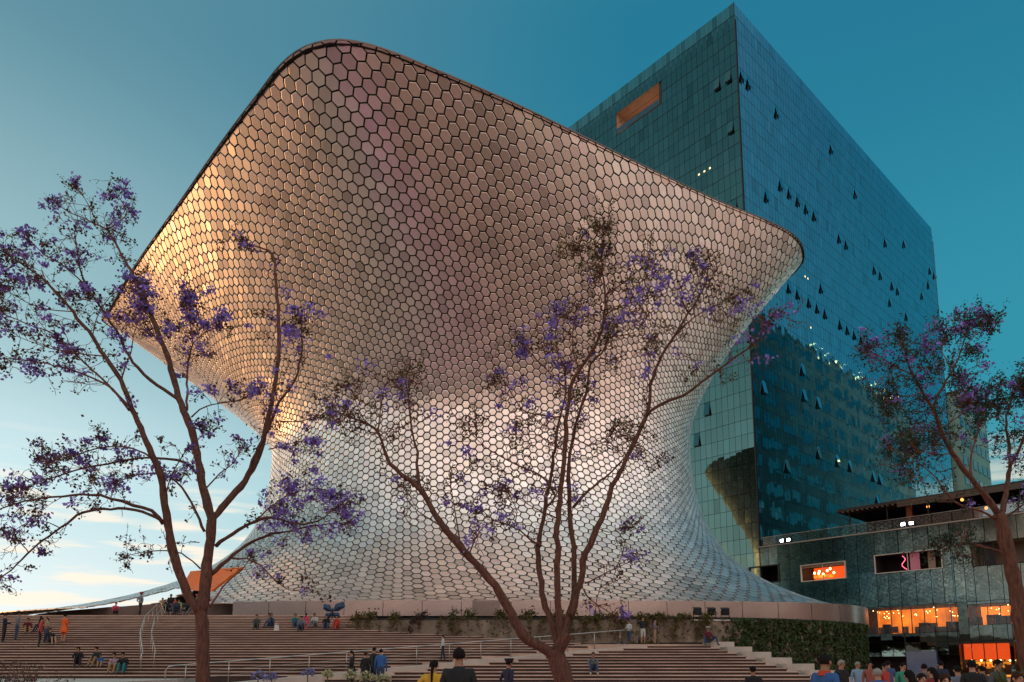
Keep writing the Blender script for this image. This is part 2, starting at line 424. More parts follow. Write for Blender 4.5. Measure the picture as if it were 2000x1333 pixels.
BASE = [(0, 52.8), (11.4, 53.2), (20, 54.2), (25.5, 56), (29, 59), (31, 63.5), (32.2, 72), (33, 82), (32, 93), (27, 104), (15, 113), (-5, 117), (-28, 113), (-46, 103), (-55, 91), (-57, 80), (-54, 71), (-46, 64), (-36, 58.5), (-26, 55), (-18, 53.5), (-11.3, 52.9)]
def closed_curve(pts, n, start, seen=None):
    P = np.array(pts, float); m = len(P); out = []
    for i in range(m):
        p0, p1, p2, p3 = P[i - 1], P[i], P[(i + 1) % m], P[(i + 2) % m]
        for t in np.linspace(0, 1, 24, endpoint=False):
            out.append(.5 * ((2 * p1) + (-p0 + p2) * t + (2 * p0 - 5 * p1 + 4 * p2 - p3) * t * t + (-p0 + 3 * p1 - 3 * p2 + p3) * t ** 3))
    Q = np.array(out); Q = np.vstack([Q, Q[:1]])
    s = np.concatenate([[0], np.cumsum(np.linalg.norm(np.diff(Q, axis=0), axis=1))]); Lc = s[-1]
    off = s[np.argmin(np.linalg.norm(Q - np.array(start), axis=1))]
    u = (np.arange(n) / n + .5) % 1 - .5; d = u * Lc
    if seen:          # keep the spacing of the visible front, stretch the far side
        d = np.sign(u) * np.interp(abs(u), [0, .30, .5], [0, .30 * seen, Lc / 2])
    t = (off + d) % Lc
    return np.stack([np.interp(t, s, Q[:, k]) for k in (0, 1)], -1)
NC = 240; N3 = NC * 3
(wcx, wcy, wrx, wry, wrot, zw, pt, pb, shift, mixa, dzw, dpt, dpb) = [-4.054, 80.246, 23.94, 15.497, -8.82, 25.208, 0.419, 3.463, -0.027, 0.521, 0.234, 0.3, -0.658]
TT = closed_curve(RIM, N3, (-13.6, 47.4)); LSEEN = np.sum(np.linalg.norm(np.diff(closed_curve(BASE_SEEN, 2000, (-3., 52.8)), axis=0), axis=1)); BB = closed_curve(BASE, N3, (-3., 52.8), LSEEN)
sn = np.sin(2 * np.pi * np.arange(N3) / N3)
aa = -np.pi / 2 - math.radians(wrot) + 2 * np.pi * (np.arange(N3) / N3 + shift); rr_ = math.radians(wrot)
ex, ey = np.cos(aa) * wrx, np.sin(aa) * wry * np.where(np.sin(aa) > 0, 1.75, 1.0)
WW = np.stack([wcx + ex * math.cos(rr_) - ey * math.sin(rr_), wcy + ex * math.sin(rr_) + ey * math.cos(rr_)], -1)
zws, pts_, pbs = zw + dzw * sn, pt + dpt * sn, pb + dpb * sn
MZ = 240
vz = np.linspace(0, 1, MZ); Zs = ZB + (ZT - ZB) * vz ** 1.8
S1 = np.clip((Zs[:, None] - zws) / (ZT - zws), 0, 1); S2 = np.clip((zws - Zs[:, None]) / (zws - ZB), 0, 1)
pts_ = np.maximum(pts_, .16) + .30 * np.exp(-((np.arange(N3) / N3 + .5) % 1 - .5) ** 2 / .02); Fu = S1 * S1 * (1 + pts_) / (S1 + pts_); Gl = mixa * S2 ** pbs + (1 - mixa) * (1 - np.sqrt(np.maximum(1 - S2 * S2, 0)))
SK = np.zeros((MZ, N3, 3))
SK[:, :, :2] = WW + (TT - WW) * Fu[:, :, None] + (BB - WW) * Gl[:, :, None]; SK[:, :, 2] = Zs[:, None]
ds = np.linalg.norm(np.diff(SK, axis=0), axis=2)
pitch = np.linalg.norm(np.roll(SK, -2, 1) - np.roll(SK, 1, 1), axis=2)
def smooth_cols(a, n=41):
    k = np.hanning(n); k /= k.sum(); out = np.zeros_like(a)
    for i, w in enumerate(k): out += w * np.roll(a, i - n // 2, axis=1)
    return out
dr = smooth_cols(ds / (1.155 * .5 * (pitch[1:] + pitch[:-1])))
RR = np.vstack([np.zeros((1, N3)), np.cumsum(dr, 0)])
iw = np.argmin(abs(Zs - 20.0)); RR = RR - RR[iw]            # row numbers counted from a level ring
def skin(c3, r):
    c3 = int(c3) % N3
    rows = RR[:, c3]; z = np.interp(r, rows, Zs); k = np.interp(r, rows, np.arange(MZ)); k0 = np.minimum(k.astype(int), MZ - 2); f = (k - k0)[:, None]
    return SK[k0, c3] * (1 - f) + SK[k0 + 1, c3] * f, (r >= rows[0]) & (r <= rows[-1])
museum = root('curved_museum', (-8, 70, 5.19), 'curving museum clad in silvery hexagonal panels flaring at the top', 'museum')
rmin, rmax = int(math.floor(RR[0].min())) - 1, int(math.ceil(RR[-1].max())) + 1
rows_i = np.arange(rmin, rmax + 1)
tiles = []
for c in range(NC):
    r = rows_i + (0.5 if c % 2 else 0.0); g_ = .47; gx = .945
    V6 = []; ok = np.zeros(len(r), bool)
    # corners sit on the third-columns, pulled in a little for the joint
    mid, _ = skin(3 * c, r)
    for dc, dr_ in ((2, 0), (1, .5), (-1, .5), (-2, 0), (-1, -.5), (1, -.5)):
        p, o_ = skin(3 * c + dc, r + dr_); V6.append(p); ok |= o_
    V6 = np.stack(V6, 1); cen = V6.mean(1)
    for j in range(len(r)):
        if ok[j]: tiles.append((c, V6[j]))
TV = np.array([t[1] for t in tiles]); TC = TV.mean(1)
e_a, e_b = TV[:, 0] - TV[:, 3], TV[:, 1] + TV[:, 2] - TV[:, 4] - TV[:, 5]
TN = np.cross(e_a, e_b); ln = np.linalg.norm(TN, axis=1); good = ln > .12
TV, TC, TN = TV[good], TC[good], TN[good] / ln[good][:, None]
out_dir = TC - np.array([-8, 78, 0]); out_dir[:, 2] = 0
flip = np.sum(TN * out_dir, 1) < 0; TN[flip] *= -1
# flat panels, a hair out of true like any hand-set cladding
TV = TV - np.sum((TV - TC[:, None]) * TN[:, None], -1)[..., None] * TN[:, None]
lx = np.linalg.norm(TV[:, 0] - TV[:, 3], axis=1)
TV = TC[:, None] + (TV - TC[:, None]) * (1 - np.clip(.135 / lx, .06, .14))[:, None, None]
tl = RNG.normal(size=(len(TV), 3)) * .021; NJ = TN + tl; NJ /= np.linalg.norm(NJ, axis=1)[:, None]
TV = TV - (np.sum((TV - TC[:, None]) * NJ[:, None], -1) / np.sum(TN * NJ, 1)[:, None])[..., None] * TN[:, None]
TV[:, :, 2] = np.minimum(TV[:, :, 2], ZT)
pc = proj(TC); view = np.array([0, 0, EYE]) - TC; view /= np.linalg.norm(view, axis=1)[:, None]
facing = np.sum(TN * view, 1)
CUT = [(-900, 1300), (-900, 1240), (-400, 1224), (0, 1206), (120, 1192), (200, 1181), (300, 1160), (352, 1147), (400, 1128), (466, 1113), (412, 1152), (404, 1178), (404, 1300)]
cut = inside(CUT, pc[:, 0], pc[:, 1]) & (TC[:, 1] < 84) & (TC[:, 2] < 17) & (TC[:, 0] < -12)
keep = ~cut; TV, TC, TN, pc, facing = TV[keep], TC[keep], TN[keep], pc[keep], facing[keep]
q = proj(TV); area = .5 * abs(np.sum(q[:, :, 0] * np.roll(q[:, :, 1], -1, 1) - q[:, :, 1] * np.roll(q[:, :, 0], -1, 1), 1))
area[(facing < .05) | (pc[:, 0] < 0) | (pc[:, 0] > 2000)] = 0
order = np.argsort(-area); single = set(order[:300].tolist())
DEPTH = .09
def tile_geo(i):
    v = TV[i]; c = TC[i]; e = v - c; ln_ = np.linalg.norm(e, axis=1)[:, None] + 1e-6
    return np.vstack([c + e * np.maximum(.6, 1 - .04 / ln_), v - TN[i] * .012, v - TN[i] * DEPTH])
TF = [(0, 1, 2, 3, 4, 5)] + [(i + o, i + 6 + o, (i + 1) % 6 + 6 + o, (i + 1) % 6 + o) for o in (0, 6) for i in range(6)]
tonev = 1 + RNG.normal(size=len(TV)) * .095; tonev[RNG.random(len(TV)) < .09] -= .18
tonec = np.clip(np.stack([tonev, tonev * (1 + RNG.normal(size=len(TV)) * .012), tonev * (1 + RNG.normal(size=len(TV)) * .02), np.ones(len(TV))], -1), .3, 1.15)
def face_dir(i):
    v = TV[i]; nn = np.cross(v[1] - v[0], v[2] - v[0]); return nn @ TN[i] >= 0
VV, FF, CC = [], [], []; cnt = 0
for i in range(len(TV)):
    gv = tile_geo(i); fs = TF if face_dir(i) else [tuple(reversed(f)) for f in TF]
    if i in single:
        mesh_obj('hexagon_panel', gv, fs, M_ALU, museum, tone=np.repeat(tonec[i][None], 18, 0))
    else:
        VV.append(gv); FF += [tuple(a_ + cnt for a_ in f) for f in fs]; CC.append(np.repeat(tonec[i][None], 18, 0)); cnt += 18
clad = mesh_obj('hexagon_cladding', np.vstack(VV), FF, M_ALU, museum, tone=np.vstack(CC)); clad['kind'] = 'stuff'
# dark lining behind the joints
sk = SK[::3, ::3]; mz, nc = sk.shape[:2]
du = np.roll(sk, -1, 1) - np.roll(sk, 1, 1); dv = np.gradient(sk, axis=0); nn = np.cross(du, dv); nn /= np.linalg.norm(nn, axis=2)[..., None] + 1e-9
od = sk - np.array([-8, 78, 0]); od[..., 2] = 0; sg = np.sign(np.sum(nn * od, 2)); nn *= sg[..., None]
inn = sk - nn * .10
ctr = proj(inn.reshape(-1, 3)).reshape(mz, nc, 2)
hid = inside(CUT, ctr[..., 0], ctr[..., 1]) & (inn[..., 1] < 84) & (inn[..., 2] < 17) & (inn[..., 0] < -12)
fs = []
for j in range(mz - 1):
    for i in range(nc):
        i2 = (i + 1) % nc
        if hid[j, i] or hid[j, i2] or hid[j + 1, i] or hid[j + 1, i2]: continue
        fs.append((j * nc + i, j * nc + i2, (j + 1) * nc + i2, (j + 1) * nc + i))
mesh_obj('lining', inn.reshape(-1, 3), fs, M_BACK, museum, True)
# roof and the thin rim
mb = MB(); mb.add([(x, y, ZT - .25) for x, y in TT[::6]], [tuple(range(len(TT[::6])))]); mb.build('roof', M_BACK, museum)
mb = MB(); rp = TT[::3]; c0 = rp.mean(0); n_ = len(rp); dn = (rp - c0) / np.linalg.norm(rp - c0, axis=1)[:, None]
V = [(*(p + d * .03), ZT - .08) for p, d in zip(rp, dn)] + [(*(p + d * .05), ZT + .03) for p, d in zip(rp, dn)] + [(*(p - d * .30), ZT + .03) for p, d in zip(rp, dn)] + [(*(p - d * .30), ZT - .3) for p, d in zip(rp, dn)]
mb.add(V, [(k * n_ + i, k * n_ + (i + 1) % n_, (k + 1) * n_ + (i + 1) % n_, (k + 1) * n_ + i) for k in range(3) for i in range(n_)]); mb.build('rim_trim', M_ALU, museum, tone=np.full((4 * n_, 4), .15))
# satin band under the cladding, in long curved sheets
bl = closed_curve(BASE, 960, (-3., 52.8)); seglen = 11
for i in range(0, 960, seglen):
    idx = [(i + k) % 960 for k in range(seglen + 1)]; P = bl[idx]
    m_ = P.mean(0)
    if m_[0] < -22.2 and m_[1] < 84: continue
    if m_[1] > 90: continue
    tn = np.gradient(P, axis=0); tn /= np.linalg.norm(tn, axis=1)[:, None]; on = np.stack([tn[:, 1], -tn[:, 0]], -1)
    if np.mean(np.sum(on * (P - np.array([-12, 78])), 1)) < 0: on = -on
    zb = 5.16 - np.interp(P[:, 0], [12, 31], [0, .5]); P[0] += tn[0] * .02; P[-1] -= tn[-1] * .02
    n_ = len(P); V = []
    for off in (.12, -.15):
        for p, o_, z in zip(P, on, zb): V += [(*(p + o_ * off), z), (*(p + o_ * off), ZB + .03)]
    Fs = []
    for k in range(n_ - 1):
        a_ = 2 * k; Fs += [(a_, a_ + 2, a_ + 3, a_ + 1), (2 * n_ + a_, 2 * n_ + a_ + 1, 2 * n_ + a_ + 3, 2 * n_ + a_ + 2), (a_ + 1, a_ + 3, 2 * n_ + a_ + 3, 2 * n_ + a_ + 1)]
    mesh_obj('band_panel', V, Fs, M_BAND, museum)
# entrance under the lifted hem
iw_ = [(-19.0, 56.5), (-23, 57.8), (-28, 59.2), (-36, 62.6), (-44, 67.6), (-50, 74), (-52, 82)]
mb = MB(); V = []
lowz = SK[Zs < 24]; lowp = lowz.reshape(-1, 3)
def skin_height(x, y): return lowp[np.argmin((lowp[:, 0] - x) ** 2 + (lowp[:, 1] - y) ** 2), 2]
iw_ = arc(iw_, 30)
for x, y in iw_: V += [(x, y, 5.1), (x, y, max(5.6, skin_height(x, y) - .35))]
mb.add(V, [(2 * i, 2 * i + 2, 2 * i + 3, 2 * i + 1) for i in range(len(iw_) - 1)]); mb.build('entrance_wall', M_BROWN, museum)
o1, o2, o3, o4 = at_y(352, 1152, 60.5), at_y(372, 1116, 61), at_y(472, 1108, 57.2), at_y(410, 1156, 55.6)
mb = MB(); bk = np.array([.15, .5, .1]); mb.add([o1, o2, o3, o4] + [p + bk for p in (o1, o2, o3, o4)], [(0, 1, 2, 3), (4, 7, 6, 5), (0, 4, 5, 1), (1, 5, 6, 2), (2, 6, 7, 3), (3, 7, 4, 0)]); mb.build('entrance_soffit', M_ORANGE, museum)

# ================================================================ RETAINING WALL with planting
WF = [(-10.4, 47.2, 4.62), (-5, 45.0, 4.5), (1, 43.6, 4.42), (6, 43.9, 4.44), (11, 44.4, 4.5), (16, 46.6, 4.58), (22, 50.8, 4.68), (26.6, 55.6, 4.76), (29.0, 60, 4.8), (29.6, 66, 4.8)]
def wall_curve(n):
    P = np.array(WF, float); t = np.arange(len(P)); tt = np.linspace(0, len(P) - 1, n)
    out = []
    for x in tt:
        i = min(int(x), len(P) - 2); f = x - i; p0, p1, p2, p3 = P[max(i - 1, 0)], P[i], P[i + 1], P[min(i + 2, len(P) - 1)]
        out.append(.5 * ((2 * p1) + (-p0 + p2) * f + (2 * p0 - 5 * p1 + 4 * p2 - p3) * f * f + (-p0 + 3 * p1 - 3 * p2 + p3) * f ** 3))
    return np.array(out)
WC = wall_curve(91); WTn = np.gradient(WC[:, :2], axis=0); WTn /= np.linalg.norm(WTn, axis=1)[:, None]; WNo = np.stack([WTn[:, 1], -WTn[:, 0]], -1)
rw = root('retaining_wall', (1, 43.6, 0), 'curved concrete planter wall under the satin steel band', 'wall')
def strip(i0, i1, off0, off1, z0, z1, name, mat, parent):
    V = []; n_ = i1 - i0
    for i in range(i0, i1):
        p, nn_ = WC[i], WNo[i]; zt = z1(p[2]) ; zb_ = z0(p[2])
        for off, z in ((off0, zb_), (off0, zt), (off1, zt), (off1, zb_)): V.append((*(p[:2] + nn_ * off), z))
    Fs = [(4 * i + k, 4 * i + 4 + k, 4 * i + 4 + (k + 1) % 4, 4 * i + (k + 1) % 4) for i in range(n_ - 1) for k in range(4)] + [(0, 1, 2, 3), tuple(4 * n_ - 4 + k for k in (3, 2, 1, 0))]
    return mesh_obj(name, V, Fs, mat, parent)
strip(0, 91, .25, -.15, lambda t: 0, lambda t: t - .12, 'wall', M_CONC, rw)
strip(0, 91, .29, -.20, lambda t: t - .115, lambda t: t, 'shaded_coping', M_DARK, rw)  # wall cap coloured dark to paint the shade line along its top
strip(0, 47, .262, .1, lambda t: 0, lambda t: t - 1.55, 'foot_shade_strip', M_DARK, rw)  # dark strip painted in for the shade gap at the wall's foot
strip(0, 91, -.21, -5.0, lambda t: 4.0, lambda t: t - .15, 'soil', M_SOIL, rw)

def leaf_quads(cs, sizes, nrm=None, jitter=1.0, asp=.55):
    """pointed leaves (4-vertex rhombs) at the given centres"""
    cs = np.asarray(cs, float); n = len(cs)
    d = RNG.normal(size=(n, 3)); d /= np.linalg.norm(d, axis=1)[:, None]
    if nrm is not None:
        nn = np.asarray(nrm, float) + RNG.normal(size=(n, 3)) * jitter; nn /= np.linalg.norm(nn, axis=1)[:, None]
    else:
        nn = RNG.normal(size=(n, 3)); nn /= np.linalg.norm(nn, axis=1)[:, None]
    u = d - np.sum(d * nn, 1)[:, None] * nn; u /= np.linalg.norm(u, axis=1)[:, None] + 1e-9; w = np.cross(nn, u)
    s = np.asarray(sizes)[:, None]
    V = np.stack([cs - u * s, cs + w * s * asp + nn * s * .15, cs + u * s, cs - w * s * asp + nn * s * .15], 1).reshape(-1, 3)
    F = [(4 * i, 4 * i + 1, 4 * i + 2, 4 * i + 3) for i in range(n)]
    return V, F
def tones(n, per, lo, hi, hue=.08):
    t = RNG.uniform(lo, hi, n); c = np.stack([t * (1 + RNG.normal(size=n) * hue), t * (1 + RNG.normal(size=n) * hue), t * (1 + RNG.normal(size=n) * hue), np.ones(n)], -1)
    return np.repeat(np.clip(c, .05, 3), per, 0)
# ivy over the right half
cs, ns = [], []
ivc = RNG.uniform(44, 90, 900); ivh = RNG.uniform(0, 1, 900)
for kx in range(24000):
    x = RNG.uniform(43.5, 90); i = int(x); f = x - i; i2 = min(i + 1, 90)
    p = WC[i] * (1 - f) + WC[i2] * f; nn_ = WNo[i]
    z = RNG.uniform(.2, p[2] - .05)
    dens = .55 + .45 * math.sin(x * 1.7 + z * 2.1) * math.sin(z * 3.3 - x * .9)
    if x < 48 and RNG.random() > (x - 43.5) / 4.5: continue
    if RNG.random() > dens + .25: continue
    bulge = .30 + .16 * dens * RNG.random() + .06 * math.sin(x * 2.3) * math.sin(z * 2.9)
    cs.append((*(p[:2] + nn_ * bulge), z)); ns.append((*nn_, .45))
V, Fv = leaf_quads(cs, RNG.uniform(.07, .15, len(cs)), ns, .55, .7)
ivy = mesh_obj('ivy', V, Fv, M_IVY, tone=tones(len(cs), 4, .15, 2.1, .15)); tag(ivy, 'dense dark ivy covering the right end of the curved planter wall', 'ivy', kind='stuff')
# sprawling shrubs and dry creepers on the concrete half
def shrub(idx, hgt, drop, spread, label, n_st=7, leafy=26, red=False):
    p = WC[idx]; nn_ = np.array([*WNo[idx], 0]); tn_ = np.array([*WTn[idx], 0])
    b = np.array([p[0], p[1], p[2] - .1]) + nn_ * .0
    sh = root('trailing_shrub', tuple(b), label, 'shrub', 'shrubs along the planter wall')
    st = MB(); lc = []
    for k in range(n_st):
        upw = RNG.random() < .45; L_ = RNG.uniform(.5, 1) * (hgt if upw else drop)
        d0 = tn_ * RNG.normal() * spread; pts = []
        for t in np.linspace(0, 1, 6):
            if upw: q_ = b + d0 * t * .6 + nn_ * .25 * t + np.array([0, 0, L_ * t])
            else: q_ = b + d0 * (t ** .7) + nn_ * (.42 * math.sin(min(1, t * 3) * 1.57)) + np.array([0, 0, .25 * math.sin(t * 3.14) - L_ * t * t])
            q_ = q_ + RNG.normal(size=3) * .03; pts.append(q_)
            if t > .25:
                for _ in range(leafy // 6): lc += [q_ + RNG.normal(size=3) * (.12, .08, .12) for _ in range(2)]
        st.tube(pts, np.linspace(.016, .006, 6), 4)
    st.build('stems', M_TWIG, sh)
    V, Fv = leaf_quads(lc, RNG.uniform(.05, .12, len(lc)), None); mesh_obj('leaves', V, Fv, M_LEAF if not red else M_POD, sh, tone=tones(len(lc), 4, .35, 1.1, .2))
SHR = ['trailing shrub at the far end of the planter wall near the balloon', 'trailing shrub beside the end shrub, second along the planter wall', 'upright leggy shrub third along the planter wall', 'reddish low shrub fourth along the planter wall', 'twin stemmed shrub fifth along the planter wall', 'drooping shrub sixth along the planter wall', 'tall sprig shrub seventh along the planter wall', 'shrub above the walking child on the ramp', 'round topped shrub just before the leaning tree limb', 'shrub behind the leaning tree limb on the planter wall', 'creeper hanging behind the leaning tree trunk', 'creeper on the wall between the trunk and the rail end', 'creeper behind the child in the white shirt', 'creeper behind the woman in the black jacket', 'creeper with dry stems past the woman in shorts', 'last creeper before the dense ivy starts']
for j, lb in enumerate(SHR):
    idx = int(1 + j * 2.75); shrub(idx, RNG.uniform(.3, .62) if j < 10 else .25, 1.1 + .05 * j, .55, lb, 9 if j < 9 else 13, 26, j in (3,))

# three floodlights on the coping
for px, lb in ((1357, 'black floodlight on the wall ledge, farthest from the ivy end'), (1386, 'black floodlight on the wall ledge, middle of three'), (1420, 'black floodlight on the wall ledge, closest to the ivy')):
    i = int(np.argmin(abs(proj(WC)[:, 0] - px))); p = WC[i]
    fl = root('floodlight', (p[0], p[1] - .1, p[2]), lb, 'floodlight', 'floodlights on the wall')
    mb = MB(); b = np.array([p[0], p[1] - .1, p[2]])
    c_, s_ = math.cos(.35), math.sin(.35); ax = [(1, 0, 0), (0, c_, s_), (0, -s_, c_)]
    mb.box(b + [0, 0, .36], (.46, .22, .40), ax); mb.box(b + [0, .02, .57], (.50, .30, .04), ax); mb.build('housing', M_DARK, fl)
    mb = MB(); mb.box(b + [0, -.115, .32], (.38, .02, .30), ax); mb.build('lens', material('floodlight lens', (.02, .022, .035), .12, .0), fl)
    mb = MB(); mb.span(b[0] - .27, b[0] - .24, b[1] - .05, b[1] + .05, b[2], b[2] + .40); mb.span(b[0] + .24, b[0] + .27, b[1] - .05, b[1] + .05, b[2], b[2] + .40); mb.span(b[0] - .27, b[0] + .27, b[1] - .05, b[1] + .05, b[2] + .002, b[2] + .03); mb.build('yoke', M_DARK, fl)
lg = MB(); i0, i1 = [int(np.argmin(abs(proj(WC)[:, 0] - u))) for u in (1346, 1432)]
pa, pb_ = WC[i0], WC[i1]; lg.tube([(pa[0], pa[1] - .36, pa[2] - .2), (pb_[0], pb_[1] - .36, pb_[2] - .2)], .05, 6)
lo = lg.build('light_shelf', M_WHITE); tag(lo, 'pale conduit bar below the three black floodlights', 'bar')

# ================================================================ GLASS TOWER and its podium
KT = 1.3
PC = np.array([31.461 * KT, 90.0 * KT, 0.0])
def zz(z): return max(0.0, (z - EYE) * KT + EYE) if z > .05 else 0.0
TH_ = zz(94.8)
E1 = np.array([-.66997, .74239, 0]); E2 = np.array([.74239, .66997, 0]); N1 = -E2; N2 = -E1; ZV = np.array([0, 0, 1.])
def reflective(name, base, rough, bsc, bst, edge=None):
    m = material(name, base, rough, 1.0, attr=True, bump=(bsc, bst, .06))
    return m
M_GL1 = reflective('grey green mirror glass', (.12, .20, .185), .035, .42, .12)
M_GL2 = reflective('blue mirror glass', (.075, .335, .44), .03, .42, .14)
M_GLP = reflective('podium mirror glass', (.19, .27, .265), .025, .6, .16)
M_CORE = material('dark curtain wall core', (.012, .02, .022), .6)
M_LITW = material('lit office', (.6, .45, .25), .6, emit=((1., .72, .36), 1.6))
M_TAN = material('loggia lining', (.58, .38, .27), .7, noise=(.8, .2, None))
tower = root('glass_tower', tuple(PC), 'tall blue and grey mirror glass office tower behind the museum', 'building')
W1, W2 = 62.0 * KT, 80.1 * KT
core = MB()
def face_pts(e, n, s, z, off): return PC + e * s + n * off + ZV * z
c0 = PC + N1 * -.22 + N2 * -.22
V = [c0, c0 + E1 * W1, c0 + E1 * W1 + E2 * W2, c0 + E2 * W2]
LOG = (13.2 * KT, 21.65 * KT, zz(87.2), zz(91.1))                      # loggia opening on the grey side
core.add([(*v[:2], 0) for v in V] + [(*v[:2], TH_ - 3.4) for v in V], [(4, 5, 6, 7), (1, 2, 6, 5), (2, 3, 7, 6), (0, 4, 7, 3)])
# grey side of the core is split round the loggia
for s0, s1, z0, z1 in ((-.2, LOG[0], 0, TH_ - 3.4), (LOG[1], W1, 0, TH_ - 3.4), (LOG[0], LOG[1], 0, LOG[2]), (LOG[0], LOG[1], LOG[3], TH_ - 3.4)):
    core.add([face_pts(E1, N1, s, z, -.22) for s, z in ((s0, z0), (s1, z0), (s1, z1), (s0, z1))], [(0, 1, 2, 3)])
core.build('core', M_CORE, tower)
mb = MB()
A_ = lambda s, z, o: face_pts(E1, N1, s, z, o)
s0, s1, z0, z1 = LOG
mb.add([A_(s0, z1, -.2), A_(s1, z1, -.2), A_(s1, z1, -5), A_(s0, z1, -5), A_(s0, z0, -.2), A_(s1, z0, -.2), A_(s1, z0, -5), A_(s0, z0, -5)], [(0, 1, 2, 3), (4, 7, 6, 5), (3, 2, 6, 7), (0, 3, 7, 4), (1, 5, 6, 2)])
mb.build('loggia', M_TAN, tower)
for k in range(9):
    w = (s1 - s0) / 9; mb = MB(); mb.box(A_(s0 + (k + .5) * w, z0 + .62, -.10), (w - .06, .03, 1.2), (E1, N1, ZV)); mb.build('balustrade_pane', clear_glass('balustrade glass', (.75, .8, .75), .15), tower)
for k in range(6):
    w = (s1 - s0) / 6; mb = MB(); mb.box(A_(s0 + (k + .5) * w, z0 + 1.15, -4.85), (w - .12, .06, 2.2), (E1, N1, ZV)); mb.build('lit_glazing', material('warm lit glazing', (.8, .5, .3), .5, emit=((1, .72, .50), 1.0)), tower)
# open top-hung windows, read off the facade
OPEN = [(1396, 161), (1419, 147), (1447, 142), (1461, 156), (1519, 217), (1424, 249), (1497, 377), (1527, 358), (1544, 375), (1561, 389), (1577, 405), (1430, 394), (1640, 462), (1654, 472), (1729, 472), (1767, 474), (1707, 523), (1719, 534), (1743, 555), (1754, 567), (1817, 528), (1824, 533), (1814, 556), (1801, 575), (1738, 588), (1543, 556), (1561, 570), (1579, 583), (1595, 595), (1611, 607), (1641, 631), (1656, 641), (1670, 652), (1683, 663), (1697, 671), (1772, 619), (1602, 558), (1570, 719), (1494, 747), (1569, 764), (1597, 781), (1385, 790), (1364, 850), (1534, 904), (1597, 881), (1635, 904), (1661, 911), (1705, 929), (1719, 937), (1714, 979), (1622, 288), (1590, 425), (1672, 372)]
LIT = [(1382, 335), (1372, 340), (1362, 345), (1572, 535), (1579, 542), (1604, 559), (1584, 641)]
def onface(u, v, e, n):
    r = ray(u, v); o = np.array([0, 0, EYE]); t = ((PC - o) @ n) / (r @ n); p = o + r * t; return (p - PC) @ e, p[2]
CW, RH = .90 * KT, 1.975 * KT
def side_of(u, v):
    ex_ = np.interp(v, [5, 400, 880, 1060], [1433, 1450, 1475, 1485]); return 1 if u < ex_ else 2
open_cells = {1: set(), 2: set()}; lit_cells = {1: set(), 2: set()}
for lst, dst in ((OPEN, open_cells), (LIT, lit_cells)):
    for u, v in lst:
        sd_ = side_of(u, v); s, z = onface(u, v, *((E1, N1) if sd_ == 1 else (E2, N2))); dst[sd_].add((int(s // CW), int((TH_ - z) // RH)))
cand = []
for sd_, e, n, Wd in ((1, E1, N1, W1), (2, E2, N2, W2)):
    for c in range(int(Wd / CW)):
        for r in range(int(TH_ / RH)):
            sa, zt = c * CW, TH_ - r * RH; zb_ = zt - RH
            if zb_ < .1: continue
            if sd_ == 1 and LOG[0] - .3 < sa + CW / 2 < LOG[1] + .3 and LOG[2] - .2 < zb_ + RH / 2 < LOG[3] + .2: continue
            if sd_ == 2 and zt < zz(15.5): continue
            cand.append((sd_, c, r, sa, zb_))
def pane_geo(sd_, sa, zb_, w=CW, hgt=RH, gap=.06, tilt=.004, openw=False, off=0.0):
    e, n = (E1, N1) if sd_ == 1 else (E2, N2)
    ta, tb = RNG.normal() * tilt, RNG.normal() * tilt
    c_ = PC + e * (sa + w / 2) + ZV * (zb_ + hgt / 2) + n * off
    pts = []
    for i, j in ((-1, -1), (1, -1), (1, 1), (-1, 1)):
        o = n * (i * w / 2 * ta + j * hgt / 2 * tb)
        if openw and j < 0: o = o + n * .50 + ZV * .10
        pts.append(c_ + e * i * (w / 2 - gap / 2) + ZV * j * (hgt / 2 - gap / 2) + o)
    bk = [p - n * .06 for p in pts]
    f = [(0, 1, 2, 3), (0, 4, 5, 1), (1, 5, 6, 2), (2, 6, 7, 3), (3, 7, 4, 0)]
    nn_ = np.cross(pts[1] - pts[0], pts[2] - pts[0])
    if nn_ @ n < 0: f = [tuple(reversed(q_)) for q_ in f]
    return pts + bk, f
cc = np.array([PC + (E1 if t[0] == 1 else E2) * (t[3] + CW / 2) + ZV * (t[4] + RH / 2) for t in cand])
pq = proj(cc); ee = np.array([[PC + (E1 if t[0] == 1 else E2) * (t[3] + a_) + ZV * (t[4] + b_) for a_, b_ in ((0, 0), (CW, 0), (0, RH))] for t in cand]); pe = proj(ee)
d1, d2 = pe[:, 1] - pe[:, 0], pe[:, 2] - pe[:, 0]; par = abs(d1[:, 0] * d2[:, 1] - d1[:, 1] * d2[:, 0])
vis = ~inside(OUTLINE, pq[:, 0], pq[:, 1]) & (pq[:, 0] > 0) & (pq[:, 0] < 2000) & (pq[:, 1] > 0) & (pq[:, 1] < 1030)
par[~vis] = 0; top300 = set(np.argsort(-par)[:300].tolist())
glaz = {1: ([], [], []), 2: ([], [], [])}
def pane_tone(sd_):
    t = 1 + RNG.normal() * .05
    if RNG.random() < .05: t *= RNG.uniform(.7, .9)
    return (t, t, t, 1)
